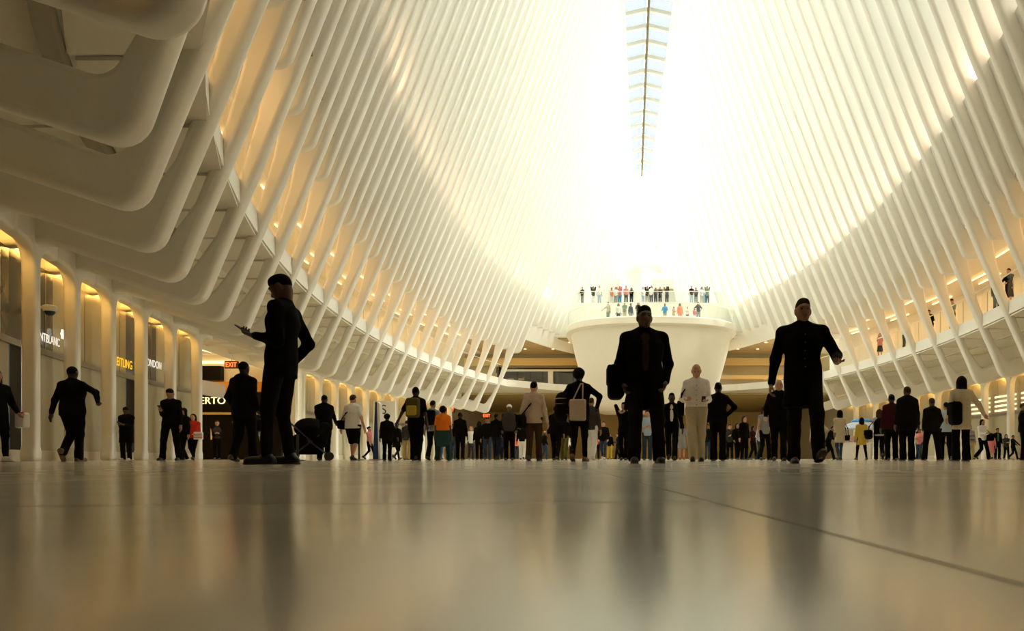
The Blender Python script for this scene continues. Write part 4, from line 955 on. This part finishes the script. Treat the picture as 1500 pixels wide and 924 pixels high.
person(at(999, 27.5), 1.48, R(175), 'girl with long hair in pale grey dress seen from behind', 'grey', 'grey', 'l', 'long', 'k', 'step', 'hang', hem=.55, flare=.07, sleeve=.5, leg='none', shoe='r')
p, j = person(at(1020, 12.3), 1.78, R(-4), 'bald man in white shirt and beige trousers looking at his phone', 'white', 'beige', 'l', 'none', 'k', ((.08, .05, 0, 0), (-.07, -.20, 0, .15)), ((.14, -.27, 1.08), (-.17, -.20, 1.10)), pitch=.38, b=1.14, hem=.99, belt='black', hi=1, vox=.014, buttons=6)
phone(j, 0, 'black phone held by the bald man in white shirt')
shoulder_bag(j, 'black', 'black bag hung from the shoulder of the bald man', -1, (.06, .12, .14), .95, cross=0, off=.27, y=.12)
person(at(1052, 15.2), 1.74, R(176), 'man in black with elbow out right of the bald man', 'black', 'black', 's', 'short', 'k', 'stand', 'akr', b=1.15, leg='wide')
for q, (x, d, h, tp, bt, hr, lab) in enumerate([
    (1036, 31, 1.62, 'black', 'jeans', 'short', 'small person in black far behind the bald man'),
    (1069, 32, 1.66, 'dgrey', 'black', 'short', 'person in dark grey with pale shirt right of the elbow-out man'),
    (1080, 30, 1.60, 'black', 'black', 'long', 'long-haired person in black in the far row'),
    (1090, 26, 1.66, 'black', 'black', 'long', 'taller long-haired woman in black in the far row'),
    (1103, 33, 1.62, 'maroon', 'black', 'bob', 'person in maroon in the far row'),
    (1112, 30, 1.58, 'lblue', 'jeans', 'short', 'person in blue jeans left of the reddish bald man')]):
    person(at(x, d), h, R(-20 + 17 * q), lab, tp, bt, 'ml'[q % 2], hr, 'kb'[q % 2], ['stand', 'step', 'stepr'][q % 3], ['hang', 'both', 'pocket'][q % 3], b=1.0 + .04 * (q % 3))
person(at(1120, 20.5), 1.62, R(20), 'person in grey vest with bare arms left of the right hand man', 'grey', 'black', 'l', 'bob', 'b', 'step', 'hang', sleeve=0)
person(at(1141, 14.2), 1.70, R(-10), 'bald man with reddish face behind the man in knee-length coat', 'black', 'black', 'l', 'none', 'g', 'step', ((.20, -.2, 1.05), (-.27, -.1, .95)), b=1.25, hem=.74)
person(at(1197, 24.0), 1.56, R(165), 'woman in beige top and short skirt behind the man on the right', 'beige', 'black', 'l', 'bob', 'y', 'step', 'akr', leg='skirt', b=1.1)
person(at(1213, 27.5), 1.42, R(60), 'stooping person in dark coat beside the beige coat woman', 'black', 'black', 'm', 'short', 'k', 'walk', 'rail', lean=.35, hem=.7)
p, j = person(at(1230, 22.4), 1.64, R(186), 'woman with long black hair in beige coat and jeans', 'beige', 'jeans', 'm', 'long', 'k', 'stepr', 'both', hem=.62, flare=.02, leg='slim')
shoulder_bag(j, 'black', 'dark handbag of the woman in beige coat', -1, (.05, .13, .10), .78, cross=0, off=.27)
person(at(1262, 25.8), 1.60, R(178), 'woman in mustard yellow coat seen from behind', 'yellow', 'black', 'm', 'bob', 'k', 'apart', 'hang', hem=.62, flare=.045, leg='slim')
p, j = person(at(1288, 21.8), 1.66, R(165), 'person in dark vest with lavender sleeves carrying a big bag', 'lavender', 'black', 'm', 'bob', 'b', 'walk', 'both', vest='black')
shoulder_bag(j, 'black', 'big black bag carried by the person in lavender sleeves', 1, (.13, .18, .16), .86, cross=0, off=.34)
person(at(1306, 17.6), 1.70, R(178), 'man in dark red and black jacket left of the large man', 'maroon', 'black', 's', 'short', 'k', 'stand', 'hang', b=1.2, hem=.82, shoe='b')
person(at(1329, 16.0), 1.73, R(181), 'very broad man in black coat seen from behind', 'black', 'black', 'd', 'short', 'b', 'stand', 'hang', b=1.45, hem=.72, flare=-.02, leg='wide')
person(at(1365, 18.4), 1.68, R(176), 'person in dark hooded jacket and wide trousers right of the broad man', 'black2', 'black', 'd', 'short', 'b', 'apart', 'pocket', b=1.25, hood=1, hem=.82, leg='wide', shoe='b')
person(at(1386, 20.5), 1.74, R(170), 'person in pale blue shirt mostly hidden behind the cream coat', 'lblue', 'black', 'm', 'short', 'k', 'step', 'hang')
p, j = person(at(1408, 13.4), 1.66, R(178), 'long-haired woman in cream coat pointing to the right', 'cream', 'black', 'l', 'long', 'k', 'stand', ((.24, -.10, .92), (-.50, -.08, .98)), hem=.66, b=1.1, flare=.0, leg='wide')
shoulder_bag(j, 'black', 'black backpack-style bag on the shoulder of the cream coat woman', 1, (.11, .14, .24), .98, cross=0, off=.20, y=.18)
for q, (x, d, h, tp, bt, sk, hr, hc, rz, ft, hn, lab, kw) in enumerate([
    (1398, 33, 1.50, 'coral', 'khaki', 'l', 'bob', 'y', 10, 'step', 'hang', 'small person in coral top below the cream coat sleeve', {}),
    (1421, 33.5, 1.68, 'grey', 'khaki', 'l', 'short', 'g', 0, 'step', 'hang', 'man in striped sweater and khaki trousers facing the camera', dict(b=1.2)),
    (1439, 27.5, 1.66, 'white', 'black', 'm', 'bob', 'k', 15, 'walk', 'both', 'woman in white blouse and wide dark trousers with a dark coat', dict(leg='wide')),
    (1452, 36, 1.40, 'pink', 'pink', 'l', 'short', 'b', 150, 'step', 'hang', 'small person in pink beside the woman in white blouse', dict(leg='skirt')),
    (1461, 36.5, 1.66, 'black', 'black', 'm', 'short', 'k', -5, 'stand', 'akr', 'man in dark jacket over a bright green shirt', dict(openc=1, under='green')),
    (1474, 34.6, 1.28, 'dgrey', 'black', 'l', 'bob', 'b', -10, 'step', 'both', 'small person in dark clothes right of the green shirt', {}),
    (1484, 33.6, 1.22, 'black', 'black', 'm', 'short', 'k', 30, 'walk', 'push', 'person with arms forward near the right edge', {}),
    (1499, 20.6, 1.72, 'black', 'black', 'm', 'short', 'b', 60, 'stand', 'both', 'man in dark suit cut by the right edge', dict(b=1.1))]):
    p, j = person(at(x, d), h, R(rz), lab, tp, bt, sk, hr, hc, ft, hn, **kw)
    if q == 1:
        for z in (1.0, 1.2): link('sweater_stripe', np_mesh('sweater_stripe', [surface([ell_prim((0, 0, z), (.235, .18, .035))], .016)], cloth('black')), None, p)
    if q == 2: shoulder_bag(j, 'black', 'dark coat and bag over the arm of the woman in white blouse', 1, (.12, .16, .16), .95, cross=0, off=.25, y=-.15)
# far crowd that only shows in gaps
for q, (x, d, tp, bt) in enumerate([(757, 41, 'coral', 'jeans'), (772, 44, 'dgrey', 'black'), (798, 40, 'black', 'jeans'), (838, 45, 'white', 'black'), (905, 42, 'navy', 'black'), (930, 43, 'pink', 'jeans'), (965, 40, 'black', 'navy'), (1043, 44, 'maroon', 'black'), (1060, 41, 'grey', 'jeans'), (1133, 43, 'navy', 'black'), (1347, 37, 'pink', 'jeans'), (1378, 35, 'red', 'navy'), (1344, 39, 'green', 'black'), (646, 44, 'black', 'jeans'), (735, 46, 'navy', 'black')]):
    person(at(x, d), 1.6 + .03 * (q % 4), R((q * 67) % 360), 'far figure in %s top and %s trousers, %s from left in farthest crowd' % (tp, bt, ['first', 'second', 'third', 'fourth', 'fifth', 'sixth', 'seventh', 'eighth', 'ninth', 'tenth', 'eleventh', 'twelfth', 'thirteenth', 'fourteenth', 'fifteenth'][sorted([757, 772, 798, 838, 905, 930, 965, 1043, 1060, 1133, 1347, 1378, 1344, 646, 735]).index(x)]), tp, bt, 'lmd'[q % 3], ['short', 'bob'][q % 2], 'kby'[q % 3], ['stand', 'step', 'stepr'][q % 3], ['hang', 'both', 'pocket'][q % 3], group='farthest crowd on the floor')
# ------------------------------------------------------------------ terrace, prow and gallery visitors
ORD = ['first', 'second', 'third', 'fourth', 'fifth', 'sixth', 'seventh', 'eighth', 'ninth', 'tenth', 'eleventh', 'twelfth', 'thirteenth', 'fourteenth', 'fifteenth', 'sixteenth', 'seventeenth', 'eighteenth']
back = [(853, 'navy', 'grey'), (869, 'dgrey', 'white'), (878, 'white', 'lblue'), (896, 'coral', 'white'), (902, 'white', 'grey'), (908, 'pink', 'blue'), (917, 'pink', 'dgrey'), (925, 'black', 'jeans'), (942, 'white', 'lblue'), (948, 'black', 'beige'), (954, 'white', 'jeans'), (960.5, 'navy', 'jeans'), (967, 'navy', 'black'), (977, 'dgrey', 'brown'), (1013, 'maroon', 'lblue'), (1019.5, 'navy', 'grey'), (1028, 'white', 'beige'), (1036, 'sage', 'jeans')]
for q, (x, tp, bt) in enumerate(back):
    yy = 63.3 + .45 * (q % 2)
    person((px(x, yy), yy, 14.3), 1.62 + .06 * ((q * 7) % 4), R(-30 + (q * 37) % 60), 'person in %s top, %s from the left at the upper terrace rail' % (tp.replace('dgrey', 'dark grey'), ORD[q]), tp, bt, 'lm'[q % 2], ['short', 'bob', 'short'][q % 3], 'kby'[q % 3], 'stand', ['rail', 'photo', 'hang', 'both'][q % 4], vox=.034, sleeve=[.5, 1][q % 2], group='visitors at the upper terrace rail')
front = [(891, 'beige', 'sage', 'outr'), (906, 'white', 'jeans', 'hang'), (915, 'sage', 'beige', 'both'), (924, 'jeans', 'grey', 'hang'), (935, 'black', 'jeans', 'pocket'), (974, 'blue', 'beige', 'rail'), (987, 'beige', 'khaki', 'both'), (996, 'coral', 'coral', 'hang'), (1007, 'white', 'grey', 'both'), (1017, 'pink', 'white', 'rail'), (1023, 'navy', 'grey', 'akimbo')]
for q, (x, tp, bt, hn) in enumerate(front):
    yy = 58.6 + .5 * (q % 2); hz_ = 1.7 if q not in (6, 8, 9) else 1.3
    person((px(x, yy), yy, 11.75), hz_, R(-40 + (q * 53) % 80), 'person in %s top, %s from the left on the hull-shaped balcony' % (tp, ORD[q]), tp, bt, 'lm'[q % 2], ['short', 'bob', 'short'][q % 3], 'bky'[q % 3], 'stand', hn, vox=.034, sleeve=[.5, 1][q % 2], group='visitors on the hull-shaped balcony')
def gal(x, d, h, rz, lab, **kw):
    for k in range(40): d += .25 * ((inner(d, 7.4) + 1.2) - (px(x, d) - AX)) / max(.2, (x - VPX) / F)
    return person((px(x, d), d, 6.72), h, R(rz), lab, vox=.026, group='visitors on the right gallery', **kw)
gal(1289, 47.5, 1.62, -20, 'woman in pink top and black skirt on the right gallery', top='pink', bot='black', skin='l', hair='bob', hc='b', leg='skirt', hands='both', sleeve=.5)
gal(1324, 45.2, 1.66, 60, 'dark-haired person in white shirt with black bag on the gallery', top='white', bot='black', skin='m', hair='bob', hands='both')
gal(1363, 42.6, 1.75, -50, 'man in black leaning on the gallery rail', top='black', bot='black', skin='m', hands='rail', lean=.25, feet='step')
gal(1395, 40.8, 1.76, -70, 'man in green t-shirt looking at his phone on the gallery', top='sage', bot='black', skin='l', hands='both', pitch=.4, sleeve=.5)
gal(1460, 37.0, 1.74, 10, 'person in black partly behind a rib on the gallery', top='black', bot='black', skin='d')
gal(1478, 35.2, 1.70, -70, 'person in black with bare legs near the right end of the gallery', top='black', bot='black', skin='l', leg='skirt', hands='push')
person((px(731, 60.5), 60.5, 6.72), 1.7, R(20), 'person in black on the far mezzanine left of the hull-shaped balcony', 'black', 'black', vox=.034)
# ------------------------------------------------------------------ things standing on the floor
M_BFAB = cloth('black')
def wheel(r): return lathe('wheel', [(r * .55, -.025), (r, -.03), (r, .03), (r * .55, .025)], 20)
pc = empty('pushchair', (*at(455, 16.9)[:2], 0), R(112)); tag(pc, 'black pushchair with slanted handle in front of the large man', 'pushchair')
link('seat_body', np_mesh('seat_body', [surface([seg_prim((0, .25, .42), (0, -.1, .55), .24, .30, (.9, 1, 1)), seg_prim((0, -.1, .55), (0, -.32, .80), .30, .16, (.9, 1, 1))], .025)], M_BFAB), None, pc)
link('hood', np_mesh('hood', [surface([ell_prim((0, .02, .80), (.27, .36, .26))], .025, [ell_prim((0, -.45, .75), (.24, .4, .3))])], M_BFAB), None, pc)
link('basket', np_mesh('basket', [surface([box_prim((0, .05, .25), (.2, .35, .1), .05)], .025)], M_BFAB), None, pc)
for sx in (-.25, .25):
    link('handle_bar', bars('handle_bar', [((sx, -.05, .45), (sx, .62, 1.08)), ((sx, .40, .12), (sx, -.20, .62)), ((sx, -.42, .12), (sx, .05, .5))], .018), M_BLACKMETAL, pc)
    for yy, r in ((.40, .14), (-.42, .11)):
        o = link('wheel', wheel(r), M_BLACKMETAL, pc); put(o, (sx * 1.1, yy, r), (0, R(90), 0))
link('grip', bars('grip', [((-.25, .62, 1.08), (.25, .62, 1.08))], .022), M_BLACKMETAL, pc)
for x, d, lab in ((436, 15.4, 'black barrier post left of the pushchair'), (526, 19.5, 'black barrier post right of the man in white t-shirt')):
    st = empty('barrier_post', (*at(x, d)[:2], 0)); tag(st, lab, 'barrier post', 'black barrier posts')
    link('base', lathe('base', [(.17, 0), (.17, .012), (.12, .025), (.03, .035)], 24), M_BLACKMETAL, st); link('pole', lathe('pole', [(.025, .03), (.025, .55), (.03, .56), (.03, .6)], 12), M_BLACKMETAL, st)
M_BLUE = mat('blue_sign_face', (.012, .035, .13), .4, noise=.05)
sg = empty('sign_panel', (*at(552, 20.5)[:2], 0)); tag(sg, 'tall tapering blue sign panel with white edge on the floor', 'sign')
link('blue_face', hexa('blue_face', [(-.12, 0, .04), (.05, 0, .04), (.05, .12, .04), (-.12, .12, .04)], [(-.05, 0, 1.75), (.0, 0, 1.75), (.0, .1, 1.75), (-.05, .1, 1.75)]), M_BLUE, sg)
link('white_edge', hexa('white_edge', [(.052, .0, .02), (.11, .0, .02), (.11, .3, .02), (.052, .3, .02)], [(.002, .0, 1.76), (.075, .0, 1.70), (.075, .25, 1.70), (.002, .25, 1.76)]), M_WHITE, sg)
link('foot', box('foot', -.2, .2, -.1, .4, 0, .03, .008), M_METAL, sg)
me = text_mesh('S', .85, .01); ls = link('wall_letter', me, M_BLACKMETAL); put(ls, (px(557.5, 44.2), 44.2, pz(606, 44.2)), (R(90), 0, R(0))); tag(ls, 'single black letter on the pale board beside the blue sign panel', 'letter')
lb = empty('letter_board', (px(563, 44.5), 44.5, 0), R(0)); tag(lb, 'pale board carrying a black letter by the left arcade', 'board')
link('board', box('board', -.75, .75, -.03, .03, .3, 3.8, .02), M_WHITE, lb); link('leg', box('leg', -.6, -.5, -.04, .04, 0, .32), M_METAL, lb); link('leg', box('leg', .5, .6, -.04, .04, 0, .32), M_METAL, lb)
ki = empty('kiosk_counter', (px(1257, 35.5), 35.5, 0)); tag(ki, 'low white kiosk counter beside the mustard coat woman', 'counter')
link('counter_body', box('counter_body', -.95, .55, -.3, .3, 0, .82, .02), M_WHITE, ki); link('counter_top', box('counter_top', -1.0, .6, -.35, .35, .82, .88, .01), M_WHITE, ki)
for k in range(4): link('goods_box', box('goods_box', -.8 + k * .33, -.55 + k * .33, -.15, .1, .88, 1.15 + .06 * (k % 2), .01), mat('pale_red_packaging', (.6, .38, .32), .6, noise=.2), ki)
um = empty('kiosk_parasol', (px(1262, 36.4), 36.4, 0)); tag(um, 'pale grey parasol with bright blue top over the kiosk', 'parasol')
link('pole', bars('pole', [((0, 0, 0), (0, 0, 2.15))], .03), M_METAL, um)
link('canopy', lathe('canopy', [(1.15, 1.62), (1.1, 1.68), (.75, 1.88), (.3, 2.06), (.05, 2.12)], 24), mat('parasol_grey', (.5, .55, .62), .7, noise=.05), um); link('blue_cap', lathe('blue_cap', [(.55, 2.0), (.5, 2.08), (.1, 2.2)], 24), mat('parasol_blue', (.05, .3, .7), .7, noise=.05), um)
bf = empty('flag_banner', (px(1031.5, 64.9), 64.9, 14.3)); tag(bf, 'slim blue vertical banner on the upper terrace', 'banner')
link('pole', bars('pole', [((0, 0, 0), (0, 0, 3.1))], .03), M_METAL, bf); link('cloth', box('cloth', -.16, .16, .03, .06, .3, 3.0, .01), mat('banner_blue', (.12, .42, .68), .7, noise=.05), bf)
